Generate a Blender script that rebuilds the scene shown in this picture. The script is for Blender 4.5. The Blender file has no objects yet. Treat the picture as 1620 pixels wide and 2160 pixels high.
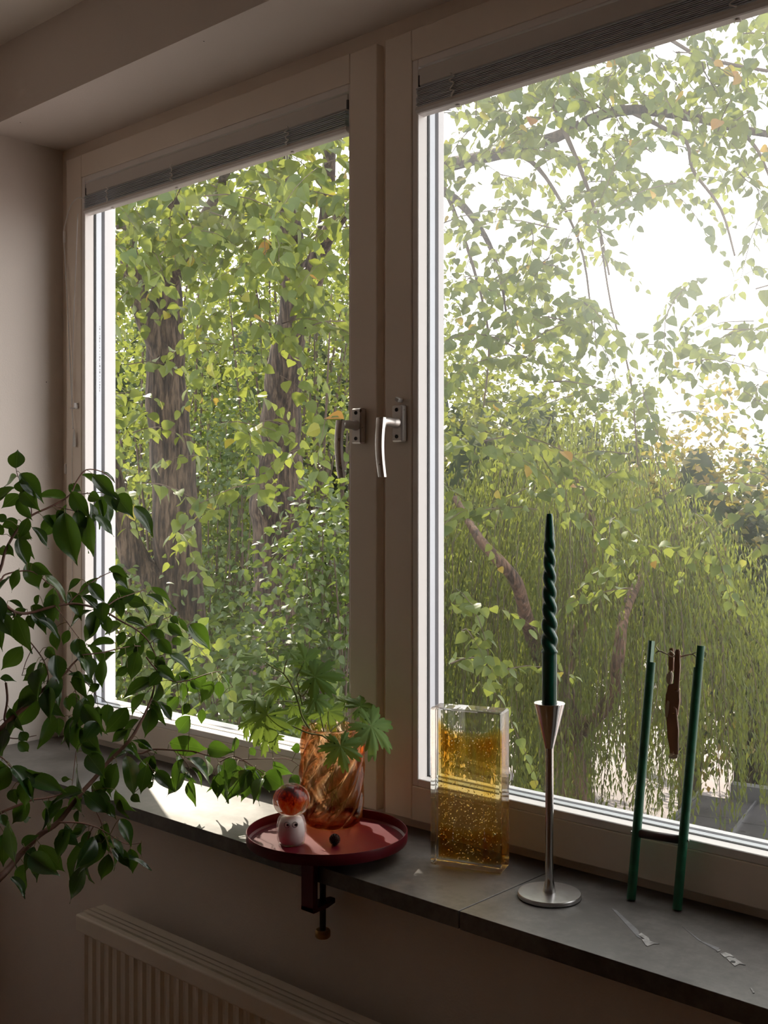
import bpy, bmesh, math, random
import numpy as np
from mathutils import Vector, Matrix

random.seed(7); RNG = np.random.default_rng(7)
SC = bpy.context.scene
COL = SC.collection

# ------------------------------------------------------------------ camera, sky, sun, exposure
F_PX, CX, Y0 = 2350.0, 810.0, 1054.0          # focal length and horizon of the 1620x2160 frame
YAW = math.radians(42.44)
CAM = Vector((0, 0, 1.48))
FW = Vector((-math.sin(YAW), math.cos(YAW), 0)); RT = Vector((math.cos(YAW), math.sin(YAW), 0)); UP = Vector((0, 0, 1))
cam_d = bpy.data.cameras.new('camera'); cam = bpy.data.objects.new('camera', cam_d); COL.objects.link(cam)
cam_d.sensor_fit = 'HORIZONTAL'; cam_d.sensor_width = 36.0; cam_d.lens = F_PX / 1620 * 36
cam_d.shift_y = -(1080 - Y0) / 1620; cam_d.clip_start = 0.05; cam_d.clip_end = 300
cam.location = CAM; cam.rotation_euler = (math.pi / 2, 0, YAW)
SC.camera = cam

SKY_STRENGTH = 3.2
world = bpy.data.worlds.new('sky'); SC.world = world; world.use_nodes = True
bg = world.node_tree.nodes['Background']; bg.inputs[0].default_value = (1.0, 0.985, 0.965, 1); bg.inputs[1].default_value = SKY_STRENGTH

SUN_AZ, SUN_EL = math.radians(63.5), math.radians(37)   # left of the window's outward normal
SUN = Vector((-math.sin(SUN_AZ) * math.cos(SUN_EL), math.cos(SUN_AZ) * math.cos(SUN_EL), math.sin(SUN_EL)))
sun_d = bpy.data.lights.new('sun', 'SUN'); sun_d.energy = 12.0; sun_d.angle = math.radians(0.6); sun_d.color = (1.0, 0.9, 0.74)
sun = bpy.data.objects.new('sun', sun_d); COL.objects.link(sun); sun.rotation_euler = SUN.to_track_quat('Z', 'Y').to_euler()
sun.location = SUN * 30

vs = SC.view_settings
SC.display_settings.display_device = 'sRGB'
vs.view_transform = 'Standard'; vs.look = 'None'; vs.gamma = 1.0; vs.use_curve_mapping = False; vs.exposure = 0.05
cy = SC.cycles
cy.max_bounces = 12; cy.diffuse_bounces = 6; cy.transmission_bounces = 12; cy.transparent_max_bounces = 24; cy.volume_bounces = 0
cy.sample_clamp_indirect = 6.0; cy.caustics_reflective = False; cy.use_denoising = True

# ------------------------------------------------------------------ geometry helpers
def ray(u, v): return FW + RT * ((u - CX) / F_PX) + UP * ((Y0 - v) / F_PX)
def at(u, v, t): return CAM + ray(u, v) * t                       # a point t metres along the view direction
def onY(u, v, y): r = ray(u, v); return CAM + r * ((y - CAM.y) / r.y)
def onZ(u, v, z): r = ray(u, v); return CAM + r * ((z - CAM.z) / r.z)
def onPlane(u, v, p, n): r = ray(u, v); return CAM + r * ((Vector(p) - CAM).dot(n) / r.dot(n))

def tag(o, label=None, cat=None, group=None, kind=None):
    if label: o['label'] = label
    if cat: o['category'] = cat
    if group: o['group'] = group
    if kind: o['kind'] = kind
    return o

def link(o, parent=None):
    COL.objects.link(o)
    if parent is not None:
        o.parent = parent
        o.matrix_parent_inverse = PINV.get(parent.name, Matrix())
    return o
PINV = {}
def thing(name, loc, label=None, cat=None, group=None, kind=None):
    o = bpy.data.objects.new(name, None); COL.objects.link(o); o.location = loc; o.empty_display_size = 0.05
    PINV[o.name] = Matrix.Translation(-Vector(loc))
    return tag(o, label, cat, group, kind)

def mesh(name, V, Fs, mat, parent=None, smooth=False):
    me = bpy.data.meshes.new(name); me.from_pydata([tuple(v) for v in V], [], Fs); me.update()
    if smooth: me.polygons.foreach_set('use_smooth', [True] * len(me.polygons))
    if mat: me.materials.append(mat)
    return link(bpy.data.objects.new(name, me), parent)

def from_bm(name, bm, mat, parent=None, smooth=False):
    bmesh.ops.recalc_face_normals(bm, faces=bm.faces)
    me = bpy.data.meshes.new(name); bm.to_mesh(me); bm.free()
    if smooth: me.polygons.foreach_set('use_smooth', [True] * len(me.polygons))
    if mat: me.materials.append(mat)
    return link(bpy.data.objects.new(name, me), parent)

def add_box(bm, x0, x1, y0, y1, z0, z1, bevel=0, M=None, seg=1):
    vs_ = [bm.verts.new((x, y, z)) for x in (x0, x1) for y in (y0, y1) for z in (z0, z1)]
    fs = [bm.faces.new([vs_[i] for i in q]) for q in ((0, 1, 3, 2), (4, 6, 7, 5), (0, 4, 5, 1), (2, 3, 7, 6), (0, 2, 6, 4), (1, 5, 7, 3))]
    es = list({e for f in fs for e in f.edges})
    if M is not None: bmesh.ops.transform(bm, matrix=M, verts=vs_)
    if bevel: bmesh.ops.bevel(bm, geom=es, offset=bevel, segments=seg, affect='EDGES', profile=0.5)

def box(name, x0, x1, y0, y1, z0, z1, mat, parent=None, bevel=0, M=None, seg=1):
    bm = bmesh.new(); add_box(bm, x0, x1, y0, y1, z0, z1, bevel, M, seg); return from_bm(name, bm, mat, parent)

def boxes(name, bl, mat, parent=None, bevel=0):
    bm = bmesh.new()
    for b in bl: add_box(bm, *b, bevel=bevel)
    return from_bm(name, bm, mat, parent)

def lathe_data(prof, n=48, c=(0, 0, 0), rfun=None):
    V, Fs = [], []
    for (r, z) in prof:
        for k in range(n):
            a = 2 * math.pi * k / n
            rr = rfun(r, z, a) if rfun else r
            V.append((c[0] + rr * math.cos(a), c[1] + rr * math.sin(a), c[2] + z))
    m = len(prof)
    for i in range(m - 1):
        for k in range(n):
            Fs.append((i * n + k, i * n + (k + 1) % n, (i + 1) * n + (k + 1) % n, (i + 1) * n + k))
    if prof[0][0] < 1e-3 or True:
        Fs.append(tuple(reversed(range(n))))
    Fs.append(tuple((m - 1) * n + k for k in range(n)))
    return V, Fs

def lathe(name, prof, mat, parent=None, n=48, c=(0, 0, 0), rfun=None, smooth=True, sharp=None):
    V, Fs = lathe_data(prof, n, c, rfun)
    o = mesh(name, V, Fs, mat, parent, smooth)
    if smooth:
        o.data.polygons[-1].use_smooth = False; o.data.polygons[-2].use_smooth = False
        if sharp is not None: o.data.set_sharp_from_angle(angle=math.radians(sharp))
    return o

def tube_data(pts, rad, n=6, V=None, Fs=None):
    V = [] if V is None else V; Fs = [] if Fs is None else Fs
    pts = [Vector(p) for p in pts]; m = len(pts)
    rads = rad if hasattr(rad, '__len__') else [rad] * m
    base = len(V); ref = None
    for i, p in enumerate(pts):
        d = (pts[min(i + 1, m - 1)] - pts[max(i - 1, 0)])
        d = d.normalized() if d.length > 1e-9 else Vector((0, 0, 1))
        if ref is None: ref = d.orthogonal().normalized()
        ref = (ref - d * ref.dot(d)); ref = ref.normalized() if ref.length > 1e-6 else d.orthogonal().normalized()
        b = d.cross(ref)
        for k in range(n):
            a = 2 * math.pi * k / n
            V.append(p + (ref * math.cos(a) + b * math.sin(a)) * rads[i])
    for i in range(m - 1):
        for k in range(n):
            Fs.append((base + i * n + k, base + i * n + (k + 1) % n, base + (i + 1) * n + (k + 1) % n, base + (i + 1) * n + k))
    Fs.append(tuple(base + k for k in reversed(range(n)))); Fs.append(tuple(base + (m - 1) * n + k for k in range(n)))
    return V, Fs

def tube(name, pts, rad, mat, parent=None, n=8, smooth=True):
    V, Fs = tube_data(pts, rad, n); return mesh(name, V, Fs, mat, parent, smooth)

def smooth_path(pts, sub=5):
    pts = [Vector(p) for p in pts]; out = []
    for i in range(len(pts) - 1):
        p0, p1, p2, p3 = pts[max(i - 1, 0)], pts[i], pts[i + 1], pts[min(i + 2, len(pts) - 1)]
        for k in range(sub):
            t = k / sub
            out.append(0.5 * ((2 * p1) + (p2 - p0) * t + (2 * p0 - 5 * p1 + 4 * p2 - p3) * t * t + (3 * p1 - p0 - 3 * p2 + p3) * t ** 3))
    out.append(pts[-1]); return out

def prism(name, poly, n, thick, mat, parent=None, bevel=0.0):
    """outline of points in space, given thickness along n"""
    bm = bmesh.new(); n = Vector(n)
    a = [bm.verts.new(Vector(p) - n * thick / 2) for p in poly]; b = [bm.verts.new(Vector(p) + n * thick / 2) for p in poly]
    bm.faces.new(a); bm.faces.new(list(reversed(b)))
    for i in range(len(poly)): j = (i + 1) % len(poly); bm.faces.new((a[j], a[i], b[i], b[j]))
    if bevel: bmesh.ops.bevel(bm, geom=list(bm.edges), offset=bevel, segments=2, affect='EDGES')
    return from_bm(name, bm, mat, parent)

# ------------------------------------------------------------------ materials
def new_mat(name):
    m = bpy.data.materials.new(name); m.use_nodes = True; nt = m.node_tree
    for n in list(nt.nodes): nt.nodes.remove(n)
    return m, nt, nt.nodes.new('ShaderNodeOutputMaterial')
def nd(nt, typ, **kw):
    n = nt.nodes.new(typ)
    for k, v in kw.items():
        if k.startswith('in_'): n.inputs[int(k[3:])].default_value = v
        else: setattr(n, k, v)
    return n
def ramp(nt, fac, stops):
    r = nt.nodes.new('ShaderNodeValToRGB'); e = r.color_ramp.elements
    while len(e) < len(stops): e.new(0.5)
    for i, (p, c) in enumerate(stops): e[i].position = p; e[i].color = (*c, 1) if len(c) == 3 else c
    nt.links.new(fac, r.inputs[0]); return r.outputs[0]
def coords(nt, kind='Object', scale=(1, 1, 1)):
    tc = nt.nodes.new('ShaderNodeTexCoord'); mp = nt.nodes.new('ShaderNodeMapping'); mp.inputs['Scale'].default_value = scale
    nt.links.new(tc.outputs[kind], mp.inputs[0]); return mp.outputs[0]
def tnoise(nt, vec, scale, detail=4, rough=0.55):
    n = nt.nodes.new('ShaderNodeTexNoise'); n.inputs['Scale'].default_value = scale; n.inputs['Detail'].default_value = detail
    n.inputs['Roughness'].default_value = rough; nt.links.new(vec, n.inputs['Vector']); return n.outputs[0]

def M(name, col, rough=0.5, metal=0.0, var=0.12, scale=6.0, bump=0.0, bscale=80.0, spec=0.5, stretch=(1, 1, 1), stops=None, coat=0.0, rvar=0.0):
    m, nt, out = new_mat(name); b = nd(nt, 'ShaderNodeBsdfPrincipled'); nt.links.new(b.outputs[0], out.inputs[0])
    vec = coords(nt, 'Object', stretch); nz = tnoise(nt, vec, scale)
    if stops is None:
        lo = tuple(max(0, c * (1 - var)) for c in col); hi = tuple(min(1, c * (1 + var)) for c in col)
        stops = [(0.3, lo), (0.7, hi)]
    nt.links.new(ramp(nt, nz, stops), b.inputs['Base Color'])
    b.inputs['Roughness'].default_value = rough; b.inputs['Metallic'].default_value = metal; b.inputs['Specular IOR Level'].default_value = spec
    b.inputs['Coat Weight'].default_value = coat
    if rvar:
        r = nd(nt, 'ShaderNodeMapRange'); r.inputs['To Min'].default_value = max(0.02, rough - rvar); r.inputs['To Max'].default_value = rough + rvar
        nt.links.new(tnoise(nt, vec, scale * 2.3, 6), r.inputs[0]); nt.links.new(r.outputs[0], b.inputs['Roughness'])
    if bump:
        bp = nd(nt, 'ShaderNodeBump'); bp.inputs['Strength'].default_value = bump; bp.inputs['Distance'].default_value = 0.002
        nt.links.new(tnoise(nt, vec, bscale, 3), bp.inputs['Height']); nt.links.new(bp.outputs[0], b.inputs['Normal'])
    return m

def leaf_mat(name, stops, trans=0.42, tcol=(0.30, 0.42, 0.05), rough=0.45, src='object', gloss=0.5, rib=False):
    m, nt, out = new_mat(name)
    if src == 'object':
        fac = nd(nt, 'ShaderNodeObjectInfo').outputs['Random']
    else:
        a = nd(nt, 'ShaderNodeAttribute'); a.attribute_name = 'tint'; fac = a.outputs['Fac']
    c = ramp(nt, fac, stops)
    if rib:
        tc = nd(nt, 'ShaderNodeTexCoord'); sp = nd(nt, 'ShaderNodeSeparateXYZ'); nt.links.new(tc.outputs['Generated'], sp.inputs[0])
        s = nd(nt, 'ShaderNodeMath', operation='SUBTRACT'); s.inputs[1].default_value = 0.5; nt.links.new(sp.outputs[0], s.inputs[0])
        ab = nd(nt, 'ShaderNodeMath', operation='ABSOLUTE'); nt.links.new(s.outputs[0], ab.inputs[0])
        lt = nd(nt, 'ShaderNodeMath', operation='LESS_THAN'); lt.inputs[1].default_value = 0.016; nt.links.new(ab.outputs[0], lt.inputs[0])
        mx = nd(nt, 'ShaderNodeMixRGB'); nt.links.new(lt.outputs[0], mx.inputs[0]); nt.links.new(c, mx.inputs[1]); mx.inputs[2].default_value = (0.05, 0.09, 0.03, 1)
        c = mx.outputs[0]
    b = nd(nt, 'ShaderNodeBsdfPrincipled'); b.inputs['Roughness'].default_value = rough; b.inputs['Specular IOR Level'].default_value = gloss
    nt.links.new(c, b.inputs['Base Color'])
    t = nd(nt, 'ShaderNodeBsdfTranslucent'); mx2 = nd(nt, 'ShaderNodeMixRGB', blend_type='MIX'); mx2.inputs[0].default_value = 0.72
    nt.links.new(c, mx2.inputs[1]); mx2.inputs[2].default_value = (*tcol, 1); nt.links.new(mx2.outputs[0], t.inputs[0])
    s = nd(nt, 'ShaderNodeMixShader'); s.inputs[0].default_value = trans
    nt.links.new(b.outputs[0], s.inputs[1]); nt.links.new(t.outputs[0], s.inputs[2]); nt.links.new(s.outputs[0], out.inputs[0])
    return m

def glass_mat(name, col, ior=1.5, rough=0.0, clear=0.0, clear_col=None):
    """glass; `clear` is the share of light that goes straight through (thin walls)"""
    m, nt, out = new_mat(name)
    g = nd(nt, 'ShaderNodeBsdfGlass'); g.inputs['Color'].default_value = (*col, 1); g.inputs['IOR'].default_value = ior; g.inputs['Roughness'].default_value = rough
    if not clear: nt.links.new(g.outputs[0], out.inputs[0]); return m
    t = nd(nt, 'ShaderNodeBsdfTransparent'); t.inputs[0].default_value = (*(clear_col or col), 1)
    s = nd(nt, 'ShaderNodeMixShader'); s.inputs[0].default_value = clear
    nt.links.new(g.outputs[0], s.inputs[1]); nt.links.new(t.outputs[0], s.inputs[2]); nt.links.new(s.outputs[0], out.inputs[0]); return m

MT = {}
MT['wall'] = M('wall_paint', (0.72, 0.655, 0.60), 0.85, var=0.02, scale=3, bump=0.25, bscale=220)
MT['ceil'] = M('ceiling_paint', (0.82, 0.77, 0.70), 0.9, var=0.02, scale=3, bump=0.15, bscale=160)
MT['frame'] = M('window_white_paint', (0.90, 0.81, 0.71), 0.42, var=0.02, scale=4, bump=0.04, bscale=60)
MT['wall2'] = M('brown_wall_paint', (0.36, 0.19, 0.09), 0.9, var=0.05, scale=3)
MT['floor'] = M('oak_floor', (0.24, 0.12, 0.05), 0.5, var=0.25, scale=4, stretch=(1, 12, 1))
MT['bead'] = M('glazing_white', (0.86, 0.86, 0.88), 0.4, var=0.01)
MT['inbead'] = M('inner_bead_skylit', (0.88, 0.845, 0.82), 0.42, var=0.01)  # same paint as the frame, made whiter to put skylight into it
MT['gasket'] = M('black_rubber', (0.012, 0.012, 0.013), 0.6)
MT['gasket2'] = M('grey_rubber', (0.10, 0.10, 0.115), 0.6)
MT['spacer'] = M('aluminium_spacer', (0.62, 0.65, 0.70), 0.4, metal=0.3, var=0.03)
MT['chrome'] = M('worn_chrome', (0.62, 0.58, 0.54), 0.30, metal=0.7, var=0.10, scale=30, rvar=0.08)
MT['blind'] = M('blind_slat_grey', (0.52, 0.55, 0.60), 0.35, var=0.03, metal=0.2)
MT['blindw'] = M('blind_rail_white', (0.72, 0.69, 0.66), 0.4, var=0.02)
MT['cord'] = M('white_cord', (0.95, 0.93, 0.90), 0.6)
MT['dark'] = M('dark_hole', (0.02, 0.018, 0.016), 0.5)

# glass pane: clear, faint reflection, forward scatter added to imitate veiling glare besides real dust
def pane_mat(name, density):
    m, nt, out = new_mat(name)
    t = nd(nt, 'ShaderNodeBsdfTransparent'); t.inputs[0].default_value = (0.985, 0.985, 0.98, 1)
    g = nd(nt, 'ShaderNodeBsdfGlossy'); g.inputs['Roughness'].default_value = 0.0
    lw = nd(nt, 'ShaderNodeLayerWeight'); lw.inputs[0].default_value = 0.2
    pw = nd(nt, 'ShaderNodeMath', operation='POWER'); pw.inputs[1].default_value = 4.0; nt.links.new(lw.outputs['Facing'], pw.inputs[0])
    ml = nd(nt, 'ShaderNodeMath', operation='MULTIPLY_ADD'); ml.inputs[1].default_value = 0.5; ml.inputs[2].default_value = 0.012; nt.links.new(pw.outputs[0], ml.inputs[0])
    s = nd(nt, 'ShaderNodeMixShader'); nt.links.new(ml.outputs[0], s.inputs[0]); nt.links.new(t.outputs[0], s.inputs[1]); nt.links.new(g.outputs[0], s.inputs[2])
    nt.links.new(s.outputs[0], out.inputs[0])
    v = nd(nt, 'ShaderNodeVolumeScatter'); v.inputs['Color'].default_value = (1, 0.98, 0.97, 1); v.inputs['Density'].default_value = density; v.inputs['Anisotropy'].default_value = 0.955
    nt.links.new(v.outputs[0], out.inputs[1]); return m
MT['pane'] = pane_mat('dusty_glare_pane_glass', 13.0)
MT['pane2'] = pane_mat('sky_glare_pane_glass', 54.0)  # denser scatter puts sky glare over the right window

# ------------------------------------------------------------------ the room
SILL = 0.85
XL, XR, YB, YW, CEIL, SOF = -2.645, 1.9, -2.6, 1.39, 2.60, 2.412
YF = 1.62                      # fixed frame front
WALLO = 1.72                   # outer face of the wall
XWR = -0.30                    # right end of the window opening
t = boxes('wall_front', [(XL - 0.02, XR, YW, WALLO, 0, SILL - 0.028), (XL - 0.02, XR, YW, WALLO, SOF, CEIL + 0.02), (XWR, XR, YW, WALLO, SILL - 0.028, SOF)], MT['wall']); tag(t, kind='structure')
tag(box('wall_left', XL - 0.35, XL, YB - 0.1, WALLO, 0, CEIL + 0.02, MT['wall']), kind='structure')
tag(box('wall_right', XR, XR + 0.1, YB - 0.1, WALLO, 0, CEIL + 0.02, MT['wall2']), kind='structure')
tag(box('wall_rear', XL, XR, YB - 0.1, YB, 0, CEIL + 0.02, MT['wall2']), kind='structure')
tag(box('ceiling', XL - 0.35, XR + 0.1, YB - 0.1, WALLO, CEIL, CEIL + 0.1, MT['ceil']), kind='structure')
fl = thing('floor', (0, 0, 0), kind='structure')
k = 0; x = XL
while x < XR:                                                     # oak boards
    x1 = min(x + 0.14, XR); box('floor_board', x + 0.001, x1 - 0.001, YB, YW, -0.03, 0.0, MT['floor'], fl, bevel=0.002); x = x1

# stone sill: two slabs with an open joint
def stone_mat():
    m, nt, out = new_mat('dark_grey_stone'); b = nd(nt, 'ShaderNodeBsdfPrincipled'); nt.links.new(b.outputs[0], out.inputs[0])
    vec = coords(nt); n1 = tnoise(nt, vec, 5, 8, 0.6); n2 = tnoise(nt, vec, 60, 6, 0.7)
    mx = nd(nt, 'ShaderNodeMath', operation='MULTIPLY_ADD'); mx.inputs[1].default_value = 0.45
    nt.links.new(n2, mx.inputs[0]); nt.links.new(n1, mx.inputs[2])
    nt.links.new(ramp(nt, mx.outputs[0], [(0.44, (0.032, 0.028, 0.025)), (0.62, (0.062, 0.055, 0.050)), (0.84, (0.14, 0.128, 0.118))]), b.inputs['Base Color'])
    # fine scratches
    wv = nd(nt, 'ShaderNodeTexVoronoi'); wv.inputs['Scale'].default_value = 9; wv.feature = 'DISTANCE_TO_EDGE'
    dv = coords(nt, 'Object', (1, 2.2, 1)); nzv = nd(nt, 'ShaderNodeTexNoise'); nzv.inputs['Scale'].default_value = 3; nt.links.new(dv, nzv.inputs['Vector'])
    av = nd(nt, 'ShaderNodeVectorMath', operation='ADD'); nt.links.new(dv, av.inputs[0]); nt.links.new(nzv.outputs[1], av.inputs[1]); nt.links.new(av.outputs[0], wv.inputs['Vector'])
    rr = nd(nt, 'ShaderNodeMapRange'); rr.inputs['From Min'].default_value = 0.35; rr.inputs['From Max'].default_value = 0.75; rr.inputs['To Min'].default_value = 0.36; rr.inputs['To Max'].default_value = 0.52
    nt.links.new(mx.outputs[0], rr.inputs[0]); nt.links.new(rr.outputs[0], b.inputs['Roughness'])
    bp = nd(nt, 'ShaderNodeBump'); bp.inputs['Strength'].default_value = 0.12; bp.inputs['Distance'].default_value = 0.001
    nt.links.new(n2, bp.inputs['Height']); nt.links.new(bp.outputs[0], b.inputs['Normal'])
    b.inputs['Specular IOR Level'].default_value = 0.5; b.inputs['Coat Weight'].default_value = 0.22; b.inputs['Coat Roughness'].default_value = 0.30
    return m
MT['stone'] = stone_mat()
sill = thing('trim_1', (-1.5, 1.45, SILL - 0.028), kind='structure')
YS = 1.337
box('sill_slab', XL, -1.0680, YS, 1.66, SILL - 0.028, SILL, MT['stone'], sill, bevel=0.0006)
box('sill_slab', -1.0655, XWR, YS, 1.66, SILL - 0.0282, SILL, MT['stone'], sill, bevel=0.0005)
MT['residue'] = M('glue_residue', (0.42, 0.41, 0.40), 0.5, scale=60, stops=[(0.35, (0.20, 0.195, 0.19)), (0.6, (0.50, 0.49, 0.48))])
MT['smear'] = M('dull_smear', (0.20, 0.20, 0.21), 0.42, var=0.25, scale=90)
def residue(pxs, mat, h=0.0006):
    top = [onZ(u, v, SILL + h) for u, v in pxs]; return prism('glue_residue', top, (0, 0, 1), h, mat, sill)
residue([(1354, 1982), (1362, 1981), (1382, 1989), (1391, 1991), (1379, 1991), (1366, 1996), (1362, 1994)], MT['residue'])
residue([(1346, 1972), (1353, 1968), (1368, 1978), (1371, 1984), (1360, 1981)], MT['residue'])
residue([(1290, 1916), (1300, 1920), (1346, 1962), (1352, 1980), (1344, 1976)], MT['smear'], 0.0003)
residue([(1519, 2011), (1530, 2009), (1541, 2013), (1549, 2019), (1537, 2017), (1529, 2020)], MT['residue'])
residue([(1532, 2021), (1538, 2018), (1550, 2021), (1562, 2029), (1573, 2036), (1560, 2033), (1550, 2038), (1541, 2030)], MT['residue'])
residue([(1511, 2006), (1516, 2003), (1521, 2004), (1514, 2008)], MT['residue'])
residue([(1440, 1955), (1480, 1985), (1518, 2000), (1512, 2005), (1474, 1984)], MT['smear'], 0.0003)
residue([(1582, 2084), (1585, 2083), (1592, 2094), (1589, 2095)], MT['residue'])
lathe('screw_hole', [(0.0035, 0), (0.0035, 0.0004)], MT['dark'], sill, 12, tuple(onZ(1546, 2029, SILL + 0.0009)))

# ------------------------------------------------------------------ windows
ZS0, ZS1 = 0.8708, 2.374        # sash bottom / top
ZG0, ZG1 = 0.951, 2.300         # opening of the sash
def make_window(name, x0, x1, gx0, gx1, outer_d, pane):
    """sash from x0..x1, sight opening gx0..gx1"""
    w = thing(name, ((x0 + x1) / 2, YF, SILL), kind='structure')
    ys, yb = 1.600, 1.66
    bw = 0.0145                                                  # inner glazing bead
    a0, a1, b0, b1 = gx0 - bw, gx1 + 0.004, ZG0 - bw, ZG1 + bw
    fr = MT['frame']
    box('stile', x0, a0 - 0.0004, ys, yb, ZS0, ZS1, fr, w, bevel=0.0022, seg=2)
    box('stile', a1 + 0.0004, x1, ys, yb, ZS0, ZS1, fr, w, bevel=0.0022, seg=2)
    box('bottom_rail', a0, a1, ys, yb, ZS0, b0 - 0.0004, fr, w, bevel=0.0018, seg=2)
    box('top_rail', a0, a1, ys, yb, b1 + 0.0004, ZS1, fr, w, bevel=0.0018, seg=2)
    y1 = 1.628
    box('glazing_bead', a0, gx0, ys + 0.0015, yb, b0, b1, MT['inbead'], w, bevel=0.0012)
    box('glazing_bead', gx1, a1, ys + 0.0015, yb, b0, b1, MT['inbead'], w, bevel=0.0012)
    box('glazing_bead', gx0, gx1, ys + 0.0015, yb, b0, ZG0, MT['inbead'], w, bevel=0.0012)
    box('glazing_bead', gx0, gx1, ys + 0.0015, yb, ZG1, b1, MT['inbead'], w, bevel=0.0012)
    def ring(nm, ya, yb_, off, th, mat):                          # strips round the edge of the glazing unit
        o = off
        boxes(nm, [(gx0 + o - th, gx0 + o, ya, yb_, ZG0 - th, ZG1 + th), (gx1 - o, gx1 - o + th, ya, yb_, ZG0 - th, ZG1 + th),
                   (gx0 + o, gx1 - o, ya, yb_, ZG0 + o - th, ZG0 + o), (gx0 + o, gx1 - o, ya, yb_, ZG1 - o, ZG1 - o + th)], mat, w)
    ring('inner_gasket', 1.628, 1.635, 0.0010, 0.006, MT['gasket'])
    ring('spacer', 1.6352, 1.6508, 0.0008, 0.006, MT['spacer'])
    ring('outer_gasket', 1.651, 1.6605, 0.0012, 0.006, MT['gasket2'])
    ring('outer_bead', 1.6607, 1.6607 + outer_d, 0.0006, 0.07, MT['bead'])
    box('pane', gx0 + 0.0012, gx1 - 0.0012, 1.6318, 1.6358, ZG0 + 0.0012, ZG1 - 0.0012, pane, w)
    return w
w1 = make_window('window_1', -2.596, -1.4825, -2.511, -1.5605, 0.033, MT['pane'])
w2 = make_window('window_2', -1.4605, -0.345, -1.3768, -0.43, 0.017, MT['pane2'])
# fixed frame behind the sashes: one piece of joinery
ff = boxes('trim_2', [(XL, -2.56, YF, 1.70, SILL + 0.05, 2.345), (-1.515, -1.4275, YF, 1.70, SILL + 0.05, 2.345), (-0.385, XWR, YF, 1.70, SILL + 0.05, 2.345),
                      (XL, XWR, YF, 1.70, SILL + 0.0005, SILL + 0.05), (XL, XWR, YF, 1.70, 2.345, SOF)], MT['frame'])
tag(ff, kind='structure')
box('hinge', -2.6085, -2.598, 1.6, 1.618, 1.548, 1.575, MT['blindw'], w1, bevel=0.002)

def handle(win, X, chip):
    h = boxes('handle', [(X - 0.013, X + 0.013, 1.584, 1.600, 1.5905, 1.6605)], MT['chrome'], win, bevel=0.0025)
    # neck and grip
    z = 1.6265
    V, Fs = tube_data(smooth_path([(X, 1.589, z), (X, 1.572, z), (X, 1.558, z + 0.001), (X, 1.546, z - 0.001), (X, 1.542, z - 0.010)], 4), [0.0105] * 3 + [0.0085] * 10 + [0.008] * 4, 12)
    mesh('neck', V, Fs, MT['chrome'], win, True)
    bm = bmesh.new(); n = 10
    rows = []
    for i in range(n + 1):
        s = i / n; zz = z + 0.008 - s * 0.112; yy = 1.541 - 0.006 * math.sin(s * math.pi) + 0.003 * s
        hw = 0.0088 - 0.0012 * s; hd = 0.0062 - 0.001 * s
        rows.append([bm.verts.new((X + dx * hw, yy + dy * hd, zz)) for dx, dy in ((-1, -0.6), (-0.6, -1), (0.6, -1), (1, -0.6), (1, 0.6), (0.6, 1), (-0.6, 1), (-1, 0.6))])
    for i in range(n):
        for k in range(8): bm.faces.new((rows[i][k], rows[i][(k + 1) % 8], rows[i + 1][(k + 1) % 8], rows[i + 1][k]))
    bm.faces.new(rows[0]); bm.faces.new(rows[-1])
    from_bm('grip', bm, MT['chrome'], win, True).data.set_sharp_from_angle(angle=math.radians(50))
    for zz in (1.6515, 1.6005):
        V, Fs = lathe_data([(0.0038, 0), (0.0038, 0.0012), (0.002, 0.0012), (0.0018, 0.0004)], 14)
        o = mesh('screw', [(X + a, 1.584 - c, zz + b) for a, b, c in V], Fs, MT['dark'], win)
    if chip: box('paint_chip', X - 0.006, X + 0.004, 1.584, 1.599, 1.667, 1.6745, MT['blindw'], win, bevel=0.001, M=Matrix.Translation((X, 1.59, 1.67)) @ Matrix.Rotation(0.5, 4, 'Y') @ Matrix.Translation((-X, -1.59, -1.67)))
handle(w1, -1.5237, False)
handle(w2, -1.4159, True)

# faint printed marks on the spacer of the left window, pin holes in the plaster
zz_ = [onY(208, 690 + 6.5 * i, 1.645).z for i in range(22)]
boxes('printed_marks', [(-2.5102 - 0.0001, -2.5102 + 0.0002, 1.6445, 1.6445 + random.choice((0.0014, 0.0022, 0.0026)), z, z + random.choice((0.002, 0.0035, 0.005))) for z in zz_], MT['gasket2'], w1)['kind'] = 'stuff'
for par, p, ax in ((bpy.data.objects['wall_front'], onZ(43, 258.5, SOF), 'z'), (bpy.data.objects['wall_front'], onZ(430, 87, SOF), 'z'), (bpy.data.objects['wall_left'], CAM + ray(98, 806) * (XL / ray(98, 806).x), 'x')):
    V, Fs = lathe_data([(0.0016, -0.0004), (0.0012, 0.0004)], 10)
    mesh('pin_hole', [(p.x + a, p.y + b, p.z + c) if ax == 'z' else (p.x + c, p.y + a, p.z + b) for a, b, c in V], Fs, MT['dark'], par)

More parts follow.
